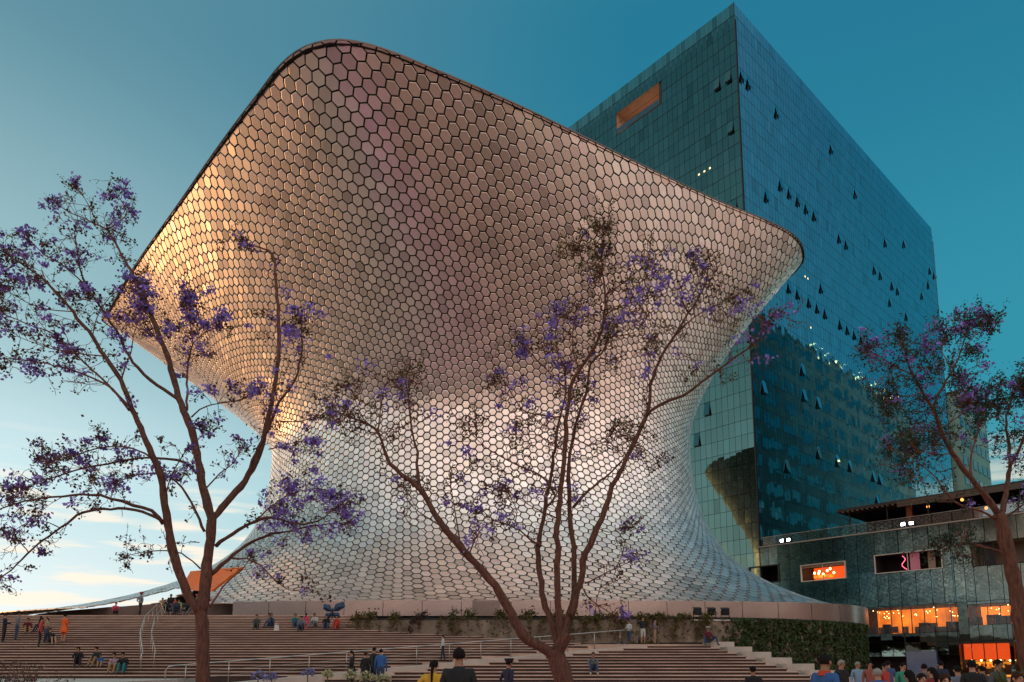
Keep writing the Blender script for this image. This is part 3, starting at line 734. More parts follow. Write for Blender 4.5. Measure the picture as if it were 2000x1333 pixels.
for i, (sd_, c, r, sa, zb_) in enumerate(cand):
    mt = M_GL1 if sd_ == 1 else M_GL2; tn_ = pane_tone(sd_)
    if r == 0:                                       # parapet row: sky light put into lighter pane tones
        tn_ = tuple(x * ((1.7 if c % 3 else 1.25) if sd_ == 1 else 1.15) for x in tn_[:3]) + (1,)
    if (c, r) in open_cells[sd_]:
        v, f = pane_geo(sd_, sa, zb_ - .0, openw=True); ow = mesh_obj('open_window', v, f, mt, tower, tone=[tn_] * 8)
        v, f = pane_geo(sd_, sa, zb_, gap=.0, off=-.16); mesh_obj('window_opening', v, f, M_DARK, ow); continue
    if (c, r) in lit_cells[sd_]:
        v, f = pane_geo(sd_, sa + .25, zb_ + .7, w=.4, hgt=.4, off=.02); mesh_obj('lit_window', v, f, M_LITW, tower)
    v, f = pane_geo(sd_, sa, zb_)
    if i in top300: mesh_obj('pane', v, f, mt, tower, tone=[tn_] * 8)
    else:
        a_, b_, c_ = glaz[sd_]; o = len(a_); a_ += [tuple(p) for p in v]; b_ += [tuple(k + o for k in q_) for q_ in f]; c_ += [tn_] * 8
for sd_, mt in ((1, M_GL1), (2, M_GL2)):
    o_ = mesh_obj('glazing', *glaz[sd_][:2], mt, tower, tone=glaz[sd_][2]); o_['kind'] = 'stuff'
for e, n, Wd, fh in ((E1, N1, W1, .055), (E2, N2, W2, .03)):        # floor lines
    for k in range(1, 24):
        mb = MB(); z = TH_ - k * 2 * RH + RH
        if z < zz(17): continue
        mb.box(PC + e * Wd / 2 + ZV * z + n * (fh - .035), (Wd, .05, fh), (e, n, ZV)); mb.build('floor_line', M_CORE, tower)
mb = MB(); mb.box(PC + ZV * TH_ / 2 + N1 * .02 + N2 * .02, (.12, .12, TH_), (E1, E2, ZV)); mb.build('corner_post', M_CORE, tower)

# ---- podium: the grey plane carried on towards the street, with openings
PO = root('podium_building', tuple(PC - E1 * 14), 'low mirror glass podium with lit orange windows beside the museum', 'building')
EP = -E1                                               # t runs towards the street
PH = 16.35
OPN = [(-1.4, 2.4, 11.9, 13.9, 'dark'), (5.4, 10.55, 11.6, 13.45, 'orange'), (13.95, 20.6, 11.75, 13.7, 'pink'), (23.45, 29.5, 11.6, 13.9, 'pale'),
       (12.0, 21.65, 5.0, 7.85, 'band'), (22.6, 28.6, 5.6, 7.7, 'band'), (21.55, 25.9, .0, 3.8, 'shop'), (26.3, 31.0, .0, 3.8, 'shop'), (12.0, 16.4, .0, 2.5, 'door'), (16.45, 19.45, .0, 3.05, 'screen'), (19.5, 21.5, .0, 2.6, 'door')]
brk = sorted(set([-.001, 46.0] + [x for o in OPN for x in o[:2] if x > 0] + [2.4]))
cols = []
for a_, b_ in zip(brk[:-1], brk[1:]):
    k = max(1, round((b_ - a_) / 1.35)); cols += [(a_ + (b_ - a_) * i / k, a_ + (b_ - a_) * (i + 1) / k) for i in range(k) if b_ - a_ > .08]
rowz = [(0, 4.0), (4.0, 8.0), (8.0, 12.0), (12.0, PH)]
M_CLR = clear_glass('clear shop glass', (.92, .95, .95), .06)
def ppt(t, z, o=0.0): return PC + EP * t * KT + ZV * zz(z) + N1 * o * KT
def kbox(mb, c, d): return mb.box(c, tuple(x * KT for x in d), (EP, N1, ZV))
def ppane(t0, t1, z0, z1, mt, name='pane', gap=.045, tilt=.006, off=0.0):
    ta, tb = ((.0038 * max(0, t0 - 10)) if name == 'pane' else 0) + RNG.normal() * tilt * 1.6, RNG.normal() * tilt; w, hh = t1 - t0, z1 - z0
    pts = [ppt(t0 + gap / 2, z0 + gap / 2, off - w / 2 * ta - hh / 2 * tb), ppt(t1 - gap / 2, z0 + gap / 2, off + w / 2 * ta - hh / 2 * tb), ppt(t1 - gap / 2, z1 - gap / 2, off + w / 2 * ta + hh / 2 * tb), ppt(t0 + gap / 2, z1 - gap / 2, off - w / 2 * ta + hh / 2 * tb)]
    bk = [p - N1 * .05 for p in pts]
    f = [(0, 1, 2, 3), (0, 4, 5, 1), (1, 5, 6, 2), (2, 6, 7, 3), (3, 7, 4, 0)]
    tn_ = (1 + RNG.normal() * .07,) * 3 + (1,)
    return mesh_obj(name, pts + bk, f, mt, PO, tone=[tn_] * 8)
solid = MB()
for t0, t1 in cols:
    tm = (t0 + t1) / 2
    cuts = sorted((o[2], o[3], o[4]) for o in OPN if o[0] - .01 <= tm <= o[1] + .01)
    for z0, z1 in rowz:
        segs = [(z0, z1)]
        for ca, cb, ty in cuts:
            ns_ = []
            for a_, b_ in segs:
                if cb <= a_ or ca >= b_: ns_.append((a_, b_)); continue
                if ca > a_: ns_.append((a_, ca))
                if cb < b_: ns_.append((cb, b_))
            segs = ns_
        for a_, b_ in segs:
            if b_ - a_ < .12: continue
            ppane(t0, t1, a_, b_, M_GLP)
            solid.add([ppt(t0, a_, -.12), ppt(t1, a_, -.12), ppt(t1, b_, -.12), ppt(t0, b_, -.12)], [(0, 1, 2, 3)])
    for ca, cb, ty in cuts:
        if ty in ('band', 'shop'): ppane(t0, t1, ca, cb, M_CLR, 'clear_pane', .06, .002)
solid.build('curtain_wall_core', M_CORE, PO)
M_ORR = material('lit orange room', (.8, .3, .08), .7, noise=(.35, .5, (.35, .09, .02)), emit=((1., .20, .012), 1.15))
M_RED = material('lit red wall', (.6, .08, .03), .7, emit=((1., .09, .012), .75))
M_AMB = material('lit amber shelving', (.8, .4, .1), .7, noise=(.8, .6, (.3, .1, .02)), emit=((1., .33, .03), 1.0))
M_BULB = material('warm bulb', (1, .8, .5), .5, emit=((1., .66, .25), 9.0))
M_PINK = material('pink neon', (1, .2, .4), .5, emit=((1., .12, .22), 2.2))
M_DRK2 = material('dark room', (.03, .025, .03), .8)
M_SCR = material('pale shutter', (.17, .22, .34), .55, noise=(.4, .25, None))
M_TANW = material('tan blind', (.33, .26, .20), .7, noise=(.5, .2, None))
def room(o, depth, back, side, name='window'):
    t0, t1, z0, z1 = o[:4]; P = [ppt(t, z, d) for d in (-.14, -depth) for t, z in ((t0, z0), (t1, z0), (t1, z1), (t0, z1))]
    mb = MB(); mb.add(P, [(4, 5, 6, 7)], 0); mb.add(P, [(0, 1, 5, 4), (1, 2, 6, 5), (2, 3, 7, 6), (3, 0, 4, 7)], 1); return mb.build(name, [back, side], PO)
def frame(WR, o, mt=M_WHITE, w=.12, mull=()):
    t0, t1, z0, z1 = o[:4]; tm, zm = (t0 + t1) / 2, (z0 + z1) / 2; fr = MB()
    for c_, d_ in (((tm, z0 - w / 2), (t1 - t0 + 2 * w, w)), ((tm, z1 + w / 2), (t1 - t0 + 2 * w, w)), ((t0 - w / 2, zm), (w, z1 - z0)), ((t1 + w / 2, zm), (w, z1 - z0))):
        kbox(fr, ppt(c_[0], c_[1], .08), (d_[0], .22, d_[1]))
    fo = fr.build('window_frame', mt, WR)
    for x in mull:
        mb = MB(); kbox(mb, ppt(x, zm, .03), (.07, .10, z1 - z0 - .004)); mb.build('mullion', mt, WR)
    return fo
for o in OPN:
    ty = o[4]; t0, t1, z0, z1 = o[:4]
    if ty == 'dark': WR = room(o, 3, M_DRK2, M_DRK2); frame(WR, o, M_CORE)
    elif ty == 'orange':
        WR = room(o, 3.2, M_RED, M_DRK2); frame(WR, o, M_WHITE, .10, ((t0 + t1) / 2,))
        for k in range(7):
            mb = MB(); mb.ball(ppt(t0 + .5 + RNG.uniform(0, 2.6), z0 + RNG.uniform(.3, 1.4), -RNG.uniform(.8, 2.4)), (.16, .16, .20), 8, 5); mb.build('hanging_lamp', M_BULB, WR)
        mb = MB(); kbox(mb, ppt(t0 + 1.9, z0 + .55, -1.6), (2.2, .6, .35)); mb.build('lit_counter', M_AMB, WR)
        mb = MB(); kbox(mb, ppt((t0 + t1) / 2, z1 - .15, -.03), (t1 - t0 - .05, .05, .28)); mb.build('roller_blind', M_TANW, WR)
    elif ty == 'pink':
        WR = room(o, 3, M_DRK2, M_DRK2); frame(WR, o, M_WHITE, .08, (t0 + 3.35,))
        mb = MB(); mb.tube([ppt(t0 + 2.5 + .25 * math.sin(k), z1 - .15 - k * .21, -.9 - .1 * k) for k in range(8)], .05, 6); mb.build('neon_tube', M_PINK, WR)
        for dx, mt, w in ((3.9, material('pink panel', (.35, .16, .22), .5, emit=((1., .25, .35), .10)), .95), (5.55, M_TANW, .7)):
            mb = MB(); kbox(mb, ppt(t0 + dx, (z0 + z1) / 2, -.5), (w, .08, z1 - z0 - .02)); mb.build('interior_panel', mt, WR)
    elif ty == 'pale':
        WR = room(o, 2.5, M_TANW, M_TANW); frame(WR, o, M_DARK, .07, (t0 + .9, t0 + 1.9, t0 + 3.2))
        mb = MB(); kbox(mb, ppt(t0 + 1.4, (z0 + z1) / 2, -.4), (.95, .06, z1 - z0 - .02)); mb.build('interior_panel', M_DRK2, WR)
    elif ty == 'band':
        WR = room(o, 4.5, M_ORR, M_DRK2)
        for k in range(int((t1 - t0) / 1.2)):
            mb = MB(); kbox(mb, ppt(t0 + .6 + k * 1.2 + RNG.uniform(-.2, .2), (z0 + z1) / 2, -.10), (.07, .10, z1 - z0 - .01)); mb.build('mullion', M_CORE, WR)
            mb = MB(); kbox(mb, ppt(t0 + .6 + k * 1.2, z0 + RNG.uniform(.2, .5), -.6 - RNG.random()), (RNG.uniform(.4, 1.0), .3, RNG.uniform(.4, 1.0))); mb.build('seat', M_BROWN, WR)
        for k in range(30 if t1 - t0 > 7 else 14):
            mb = MB(); mb.ball(ppt(RNG.uniform(t0 + .6, t1 - .3), z1 - RNG.uniform(.15, 1.15), -RNG.uniform(.6, 3.6)), .055, 6, 4); mb.build('light_bulb', M_BULB, WR)
        for k in range(5):
            mb = MB(); kbox(mb, ppt(RNG.uniform(t0 + .5, t1 - .5), z0 + .55, -RNG.uniform(.6, 2.5)), (RNG.uniform(.5, 1.4), .5, 1.1)); mb.build('furniture', M_DRK2, WR)
    elif ty == 'shop':
        WR = room(o, 5, M_AMB, M_DRK2)
        mb = MB(); kbox(mb, ppt((t0 + t1) / 2, z1 - .85, -1.4), (t1 - t0 - .06, .1, 1.6)); mb.build('red_fascia', M_RED, WR)
        for k in range(1, 4):
            mb = MB(); kbox(mb, ppt(t0 + k * (t1 - t0) / 4, (z0 + z1) / 2, -.09), (.06, .10, z1 - z0 - .02)); mb.build('mullion', M_CORE, WR)
        for zs in (.75, 1.35, 1.95):
            mb = MB(); kbox(mb, ppt((t0 + t1) / 2, zs, -3.6), (t1 - t0 - .5, .3, .05)); mb.build('shelf', M_BROWN, WR)
            for k in range(9):
                mb = MB(); kbox(mb, ppt(t0 + .4 + RNG.uniform(0, t1 - t0 - .8), zs + .2, -3.55), (RNG.uniform(.1, .3), .2, RNG.uniform(.15, .4))); mb.build('goods', [M_RED, M_BROWN, M_TANW, M_DRK2][k % 4], WR)
        for k in range(5):
            mb = MB(); mb.ball(ppt(t0 + .5 + k * (t1 - t0 - 1) / 4, 2.05, -2.0), .12, 8, 5); mb.build('pendant_lamp', M_BULB, WR)
        for k in range(6):
            mb = MB(); kbox(mb, ppt(t0 + .4 + k * (t1 - t0 - .6) / 6, RNG.uniform(.8, 1.3), -2.8), (.55, .4, RNG.uniform(.5, 1.1))); mb.build('display', M_BROWN, WR)
    elif ty == 'door': WR = room(o, 2.0, M_DRK2, M_DRK2)
    elif ty == 'screen':
        mb = MB(); kbox(mb, ppt((t0 + t1) / 2, (z0 + z1) / 2, .05), (t1 - t0 - .1, .2, z1 - z0)); mb.build('pale_shutter', M_SCR, PO)
# body, roof terrace, kerb line, rail
mb = MB(); b0 = PC + N1 * -.17
mb.add([(*p, z) for z in (0, zz(PH) - .02) for p in [tuple((b0 + EP * 46 * KT)[:2]), tuple((b0 + EP * 46 * KT + E2 * 30)[:2]), tuple((b0 + E2 * 30)[:2]), tuple(b0[:2])]], [(0, 1, 5, 4), (4, 5, 6, 7)]); mb.build('body', M_CORE, PO)
mb = MB(); kbox(mb, ppt(23, PH + .07, .06), (46, .30, .13)); mb.build('roof_edge', material('roof edge', (.36, .33, .29), .6), PO)
mb = MB(); kbox(mb, ppt(23, PH + 1.28, -.15), (46, .05, .05)); mb.build('terrace_rail', M_STEEL, PO)
for k in range(24):
    mb = MB(); kbox(mb, ppt(.4 + k * 1.95, PH + .74, -.15), (.05, .05, 1.04)); mb.build('rail_post', M_DARK, PO)
    mb = MB(); kbox(mb, ppt(.4 + k * 1.95 + .97, PH + .72, -.15), (1.82, .02, .95)); mb.build('rail_pane', clear_glass('balustrade glass'), PO)
# terrace pergola
PG = root('terrace_pergola', tuple(ppt(20, PH, -4)), 'dark slatted pergola over the podium roof terrace', 'pergola')
mb = MB(); kbox(mb, ppt(28, PH + 3.25, -4.6), (36.5, 8.2, .34)); mb.build('roof', material('pergola dark timber', (.03, .022, .018), .7), PG)
mb = MB(); kbox(mb, ppt(31.2, PH + 2.95, -.62), (29.5, .25, .62)); mb.build('fascia', material('pergola fascia', (.085, .065, .05), .7), PG)
for k in range(16):
    mb = MB(); kbox(mb, ppt(10.5 + k * .55, PH + 2.99, -2.2), (.16, 3.6, .16)); mb.build('rafter', M_BROWN, PG)
for k in range(9):
    for o in (-1.0, -7.5):
        mb = MB(); kbox(mb, ppt(11 + k * 4.2, PH + 1.55, o), (.14, .14, 3.08)); mb.build('post', M_DARK, PG)
mb = MB(); kbox(mb, ppt(28, PH + 1.6, -8.5), (36, .2, 3.0)); mb.build('rear_wall', M_DRK2, PG)
mb = MB(); kbox(mb, ppt(17.3, PH + 1.55, -1.6), (.55, .4, 3.08)); mb.build('red_column', material('terracotta column', (.22, .06, .03), .7), PG)
M_LED = material('white spotlight', (1, 1, 1), .4, emit=((.78, .86, 1.), 22))
for i, (t, lb) in enumerate(((3.6, 'white twin spotlight on the podium rail end close to the tower'), (17.6, 'white twin spotlight on the podium rail before the red column'))):
    sp = root('terrace_spotlight', tuple(ppt(t, PH + .22, .1)), lb, 'spotlight', 'spotlights on the terrace')
    for dx in (-.42, .42):
        mb = MB(); kbox(mb, ppt(t + dx, PH + .50, .10), (.5, .3, .42)); mb.build('housing', M_DARK, sp)
        mb = MB(); kbox(mb, ppt(t + dx, PH + .50, .26), (.38, .03, .30)); mb.build('lamp', M_LED, sp)
    mb = MB(); kbox(mb, ppt(t, PH + .255, .1), (1.2, .12, .06)); mb.build('bracket', M_DARK, sp)
M_LAN = material('orange lantern', (1, .4, .1), .5, emit=((1., .33, .06), 3.0))
for t, z, lb in ((19.3, 2.35, 'small orange lantern glowing under the pergola near its red column'), (22.6, 2.55, 'small orange lantern under the pergola farther from the red column'), (24.7, 1.3, 'small orange lantern low behind the terrace rail')):
    ln_ = root('lantern', tuple(ppt(t, PH + z, -1.3)), lb, 'lantern', 'terrace lanterns'); mb = MB(); mb.ball(ppt(t, PH + z, -1.3), (.2, .2, .22), 10, 6); mb.build('globe', M_LAN, ln_, True)
    mb = MB(); mb.tube([ppt(t, PH + z + .2, -1.3), ppt(t, PH + 3.08, -1.3)], .012, 4); mb.build('cord', M_DARK, ln_)
M_TBL = material('terrace chair', (.05, .05, .055), .6)
for i, t in enumerate((11.6, 13.0, 14.2, 15.6)):
    tb = root('terrace_table', tuple(ppt(t, PH, -1.3)), ['dark terrace table at the open end of the pergola', 'second dark terrace table from the pergola end', 'third dark terrace table from the pergola end', 'dark terrace table closest to the red column'][i], 'table', 'tables on the terrace')
    mb = MB(); kbox(mb, ppt(t, PH + .75, -1.3), (.8, .8, .05)); mb.build('table_top', M_TBL, tb)
    mb = MB(); mb.tube([ppt(t, PH, -1.3), ppt(t, PH + .73, -1.3)], .05, 6); mb.build('leg', M_DARK, tb)
# ---- neighbouring buildings
def block(name, label, p0, ax, ay, w, d, hgt, wallm, winm, nx, nz, roofd=.5, fin=None):
    b = root(name, tuple(p0), label, 'building'); p0 = np.asarray(p0, float); mb = MB()
    mb.box(p0 + ax * w / 2 + ay * d / 2 + ZV * hgt / 2, (w, d, hgt), (ax, ay, ZV)); mb.build('wall', wallm, b)
    mb = MB(); mb.box(p0 + ax * w / 2 + ay * d / 2 + ZV * (hgt + roofd / 2), (w + .6, d + .6, roofd), (ax, ay, ZV)); mb.build('roof', M_CONC, b)
    for i in range(nx):
        for k in range(nz):
            mb = MB(); mb.box(p0 + ax * (w * (i + .5) / nx) - ay * .06 + ZV * (hgt * (k + .55) / nz), (w / nx * .68, .14, hgt / nz * .5), (ax, ay, ZV)); mb.build('window', winm, b)
    return b
M_GRN = material('pale green panels', (.45, .80, .70), .6, noise=(.15, .2, None))
M_WIN = material('far window glass', (.10, .17, .18), .1, .6)
block('green_block', 'pale green building past the tower corner behind the blossoming tree', PC + E2 * 84 * KT - E1 * 1, E2, E1, 26, 20, zz(59), M_GRN, M_WIN, 6, 14)
M_OFF = material('office concrete', (.68, .80, .70), .8, noise=(.2, .4, None))
rb = block('slab_block', 'concrete slab block across the street, mirrored in the blue glass', PC + N2 * 30 * KT + E2 * 40 * KT, E2, N2, 110 * KT, 18, zz(79), M_OFF, material('office ribbon window', (.16, .30, .30), .08, .8), 12, 15)
for k in range(14):
    p = PC + N2 * 29.6 * KT + E2 * (84 + k * 4.2 + RNG.uniform(-2, 2)) * KT + ZV * (zz(79.5) + RNG.uniform(0, 1)); mb = MB(); mb.ball(p, RNG.uniform(.15, .5), 6, 4); mb.build('roof_light', M_BULB, rb)

# ---- unseen blocks added behind the camera to brown the museum's reflection
M_BRK = [material('plaza block render %d' % i, c, .85, noise=(.12, .35, None)) for i, c in enumerate(((.42, .19, .12), (.44, .23, .15), (.36, .17, .115)))]
M_WIN2 = material('plaza block window', (.05, .06, .07), .15, .4)
RING = [(72, 112, 34, 22), (92, 96, 40, 27), (114, 104, 44, 20), (137, 96, 42, 24), (160, 92, 42, 17), (182, 100, 46, 22), (205, 94, 44, 19), (228, 100, 44, 26), (250, 96, 40, 21)]
RLB = ['brown plaza block, first on the podium side', 'brown plaza block, second on the podium side', 'brown plaza block, third on the podium side', 'brown plaza block behind the photographer to the podium side', 'low brown plaza block behind the photographer', 'brown plaza block straight behind the photographer', 'low brown plaza block behind the photographer to the stair side', 'tall brown plaza block on the stair side', 'brown plaza block, third from the sunset end', 'tall brown plaza block, second from the sunset end', 'low brown plaza block nearest the sunset', 'last low brown plaza block toward the sunset']
for i, ((az, rad, wd, hg), lb) in enumerate(zip(RING, RLB)):
    a_ = math.radians(az); out_ = np.array([math.sin(a_), math.cos(a_), 0]); tn_ = np.array([out_[1], -out_[0], 0])
    block('reflection_block', lb + ', added for its reflection', np.array([0, 20, 0]) + out_ * rad - tn_ * wd / 2, tn_, out_, wd, 16, hg, M_BRK[i % 3], M_WIN2, 7, max(3, hg // 4))

# ================================================================ JACARANDA TREES
def smooth_path(P, step):
    P = np.asarray(P, float)
    if len(P) < 3: return P
    out = []
    for i in range(len(P) - 1):
        p0, p1, p2, p3 = P[max(i - 1, 0)], P[i], P[i + 1], P[min(i + 2, len(P) - 1)]
        m = max(2, int(np.linalg.norm(p2[:3] - p1[:3]) / step))
        for t in np.linspace(0, 1, m, endpoint=False):
            out.append(.5 * ((2 * p1) + (-p0 + p2) * t + (2 * p0 - 5 * p1 + 4 * p2 - p3) * t * t + (-p0 + 3 * p1 - 3 * p2 + p3) * t ** 3))
    out.append(P[-1]); return np.array(out)
class Tree:
    def __init__(s, name, base_px, D, label, fl=.15, lf=.3, leafm=None):
        s.leafm = leafm or M_LEAF
        s.D = D; s.fl = fl; s.lf = lf; b = at_y(*base_px, D); s.o = root(name, (b[0], D, 0), label, 'tree', 'jacaranda trees in front of the museum')
        s.nodes = []; s.limbs = []; s.tw = MB(); s.bloom = []; s.pod = []; s.leaf = []
    def limb(s, px, w0, w1, dd=0.0, name='branch', flower=.5, leafy=.5, twigs=1.0, tip=True):
        """px: points along the limb in the picture; w0,w1: thickness in picture pixels; dd: how far the tip swings towards (-) or away (+) in metres"""
        d0 = 0.0
        if s.nodes:
            A = np.array(s.nodes); k = np.argmin((A[:, 0] - px[0][0]) ** 2 + (A[:, 1] - px[0][1]) ** 2); d0 = A[k, 2]
        n = len(px); P = []
        for i, (u, v) in enumerate(px):
            t = i / max(1, n - 1); dep = d0 + dd * t; y = s.D + dep; p = at_y(u, v, y)
            w = (w0 + (w1 - w0) * t) * (.84 if name == 'branch' else .95); P.append((*p, w / F_PX * y / 2 )); s.nodes.append((u, v, dep))
        Q = smooth_path(P, .16); Q[1:-1, :3] += RNG.normal(size=(len(Q) - 2, 3)) * np.minimum(.011, Q[1:-1, 3:4] * .35) if len(Q) > 2 else 0; Q[:, 3] *= 1 + RNG.normal(size=len(Q)) * .06
        Q[:, 3] = np.maximum(Q[:, 3], .006)
        mb = MB(); mb.tube(Q[:, :3], Q[:, 3], 10 if w0 > 12 else 7 if w0 > 5 else 5); mb.build(name, M_BARK if w0 > 6 else M_TWIG, s.o, True)
        if twigs > 0: s.sprout(Q, flower, leafy, twigs, tip)
    def sprout(s, Q, flower, leafy, dens, tip):
        L_ = np.concatenate([[0], np.cumsum(np.linalg.norm(np.diff(Q[:, :3], axis=0), axis=1))]); tot = L_[-1]
        nt = int(tot * 3.4 * dens) + (3 if tip else 0)
        for k in range(nt):
            t = 1 - (RNG.random() ** 1.5) * .8
            if tip and k < 3: t = 1 - .04 * k
            x = t * tot; i = min(np.searchsorted(L_, x), len(Q) - 1); r = Q[i, 3]
            if r > .05: continue
            p = Q[i, :3]; d = Q[min(i + 1, len(Q) - 1), :3] - Q[max(i - 1, 0), :3]; d /= np.linalg.norm(d) + 1e-9
            s.twig(p, d, RNG.uniform(.2, .35) if k < 3 and tip else RNG.uniform(.25, .68), min(r * .8, .010), flower, leafy, 0, k < 3 and tip)
    def twig(s, p, d, L_, r, flower, leafy, lev, straight):
        dv = d + RNG.normal(size=3) * (.25 if straight else .85); dv[2] += .12; dv /= np.linalg.norm(dv)
        pts = [p]; n = 5; cur = RNG.normal(size=3) * .28
        for i in range(n):
            dv = dv + cur * .5 + RNG.normal(size=3) * .12; dv /= np.linalg.norm(dv); pts.append(pts[-1] + dv * L_ / n)
        s.tw.tube(pts, np.linspace(max(r, .0075), .0045, n + 1), 3, cap=False)
        if lev < 2:
            for k in range(2 + (lev == 0)):
                i = RNG.integers(2, n + 1); s.twig(pts[i], dv, L_ * RNG.uniform(.4, .65), r * .65, flower, leafy, lev + 1, False)
        e = pts[-1]
        if lev >= 1:
            if RNG.random() < flower * s.fl:
                m = RNG.integers(10, 26); sp = RNG.uniform(.045, .10)
                s.bloom += [e + RNG.normal(size=3) * (sp, sp, sp * .75) for _ in range(m)]
            elif RNG.random() < leafy * s.lf:
                ax = dv + RNG.normal(size=3) * .4; ax /= np.linalg.norm(ax); m = RNG.integers(8, 16)
                for k in range(m): s.leaf.append(e + ax * (k * .022 - .06) + RNG.normal(size=3) * .035)
            if RNG.random() < (.12 if s.leafm is M_LEAFG else .30):
                m = RNG.integers(2, 5) + (1 if s.D > 16 else 0); s.pod += [pts[RNG.integers(2, n + 1)] + RNG.normal(size=3) * .05 for _ in range(m)]
    def finish(s):
        s.tw.build('twigs', M_TWIG, s.o)
        for nm, cs, mt, lo, hi, a0, a1, asp in (('blossom', s.bloom, M_BLOOM, .45, 1.5, .026, .052, .75), ('seed_pods', s.pod, M_POD, .5, 1.3, .025, .042, .8), ('leaves', s.leaf, s.leafm, .5, 1.35, .022, .045, .42)):
            if not cs: continue
            V, Fv = leaf_quads(cs, RNG.uniform(a0, a1, len(cs)) * s.D / 15, None, 1, asp)
            o = mesh_obj(nm, V, Fv, mt, s.o, tone=tones(len(cs), 4, lo, hi, .10)); o['kind'] = 'stuff'
# ---- tree with the tall trunk, over the stairs
t = Tree('jacaranda_tree', (396, 1430), 17.0, 'big jacaranda with a straight trunk and wide crown beside the stair handrail', .13, .10)
t.limb([(397, 1445), (396, 1333), (395, 1250), (394, 1205), (391, 1185)], 26, 25, 0, 'trunk', twigs=0)
t.limb([(391, 1196), (372, 1169), (353, 1125), (337, 1075), (328, 1024), (321, 985), (315, 933), (304, 904), (290, 875), (269, 823), (252, 785), (235, 743), (206, 697), (181, 659), (143, 609), (105, 567), (80, 542), (42, 516), (8, 493)], 24, 3, -1.5, flower=.55, twigs=1.3)
t.limb([(392, 1196), (402, 1140), (404, 1104), (409, 1067), (413, 1013), (406, 990), (398, 959), (391, 922), (384, 886), (370, 827), (353, 790), (344, 760), (332, 710), (319, 676), (302, 634), (286, 592), (273, 563), (260, 537), (244, 508), (227, 479), (210, 449)], 27, 4, 1.2, flower=.6)
t.limb([(411, 1020), (424, 1002), (453, 970), (478, 941), (500, 901), (517, 850), (531, 785), (542, 718), (545, 655), (542, 592), (538, 537), (536, 508), (525, 491), (492, 479), (464, 470)], 18, 2.5, 1.6, flower=.6, twigs=.8)
t.limb([(479, 938), (500, 885), (529, 827), (546, 785), (576, 743), (586, 710), (590, 676), (588, 634)], 9, 2.5, -.8, flower=1.0, twigs=1.6)
t.limb([(210, 449), (193, 441), (168, 428), (140, 418), (120, 405)], 4, 2, -.5, flower=.5, twigs=1.6)
t.limb([(193, 441), (175, 405), (160, 378)], 3, 1.5, -.3, flower=.3, twigs=1.5)
t.limb([(210, 449), (227, 437), (248, 416), (232, 385)], 3.5, 2, .6, flower=.7, twigs=1.8)
t.limb([(349, 781), (320, 762), (294, 743), (269, 718), (252, 697), (235, 659), (218, 634), (197, 600), (168, 558), (155, 521), (151, 483), (146, 455)], 9, 2.5, -1.3, flower=.7, twigs=1.5)
t.limb([(168, 558), (126, 521), (84, 495), (59, 470)], 4, 2, -.6, flower=.7, twigs=1.8)
t.limb([(260, 806), (218, 760), (160, 731), (105, 714), (55, 705), (-5, 699)], 6, 2, -.9, flower=.6, twigs=1.6)
t.limb([(252, 802), (227, 769), (189, 731), (139, 685), (101, 651), (55, 634), (-5, 608)], 6, 2.2, .9, flower=.6, twigs=1.7)
t.limb([(332, 697), (300, 655), (269, 609), (262, 570)], 5, 2, .7, flower=1.0, twigs=1.5)
t.limb([(365, 802), (366, 760), (366, 718), (376, 672), (370, 626), (361, 592)], 6, 2.2, .8, flower=1.2, twigs=2.4)
t.limb([(376, 672), (400, 650), (425, 640)], 3, 1.5, .4, flower=1.3, twigs=3.0)
t.limb([(374, 815), (403, 794), (462, 783), (500, 768)], 4, 1.6, -.6, flower=.9, twigs=1.6)
t.limb([(546, 823), (588, 823), (622, 811), (668, 804)], 4, 1.5, .5, flower=.8, twigs=1.8)
t.limb([(525, 878), (559, 869), (597, 861)], 3.5, 1.5, -.4, flower=.8, twigs=1.8)
t.limb([(422, 1067), (442, 1051), (467, 1035), (500, 1017), (536, 1011), (565, 1020), (594, 1025), (630, 1013), (652, 995)], 10, 2, -.9, flower=.9, twigs=1.2)
t.limb([(500, 1017), (535, 985), (570, 965), (610, 955), (650, 960)], 4, 1.6, .5, flower=1.3, twigs=2.6)
t.limb([(412, 1122), (446, 1093), (478, 1067), (514, 1049), (562, 1038), (616, 1026), (660, 1022)], 10, 2, .8, flower=.8, twigs=1.0)
t.limb([(453, 1091), (482, 1092), (507, 1104), (533, 1129), (554, 1147), (576, 1154), (600, 1150)], 5, 1.6, -.5, flower=.1, leafy=.8, twigs=.5)
t.limb([(409, 1187), (435, 1147), (471, 1114), (486, 1095)], 5, 2, .5, flower=.1, twigs=.3)
t.limb([(319, 1024), (297, 998), (261, 986), (217, 974), (174, 966), (123, 969), (72, 975), (29, 984), (-6, 997)], 9, 3, -1.6, flower=.5, twigs=1.5)
t.limb([(317, 1018), (290, 1004), (246, 995), (188, 997), (152, 1006), (120, 1031), (83, 1056), (54, 1082), (22, 1114), (-6, 1132)], 8, 3, 1.0, flower=.4, twigs=.8)
t.limb([(384, 926), (362, 904), (326, 897), (275, 895), (225, 904), (163, 915), (116, 930), (72, 943), (40, 962)], 7, 2.2, -1.2, flower=.5, twigs=2.0)
t.limb([(399, 1038), (384, 1002), (362, 962), (337, 937), (300, 925), (262, 930), (215, 945)], 7, 2, 1.3, flower=.5, twigs=1.6)
t.limb([(391, 1111), (355, 1082), (312, 1076), (275, 1080), (250, 1085)], 4, 1.6, .9, flower=.05, leafy=.8, twigs=1.2)
t.limb([(302, 900), (270, 880), (225, 872), (175, 880), (130, 895), (90, 900)], 5, 1.8, .9, flower=.5, twigs=2.2)
t.limb([(322, 990), (330, 940), (350, 900), (372, 870), (395, 850)], 4, 1.6, -.6, flower=.5, twigs=1.6)
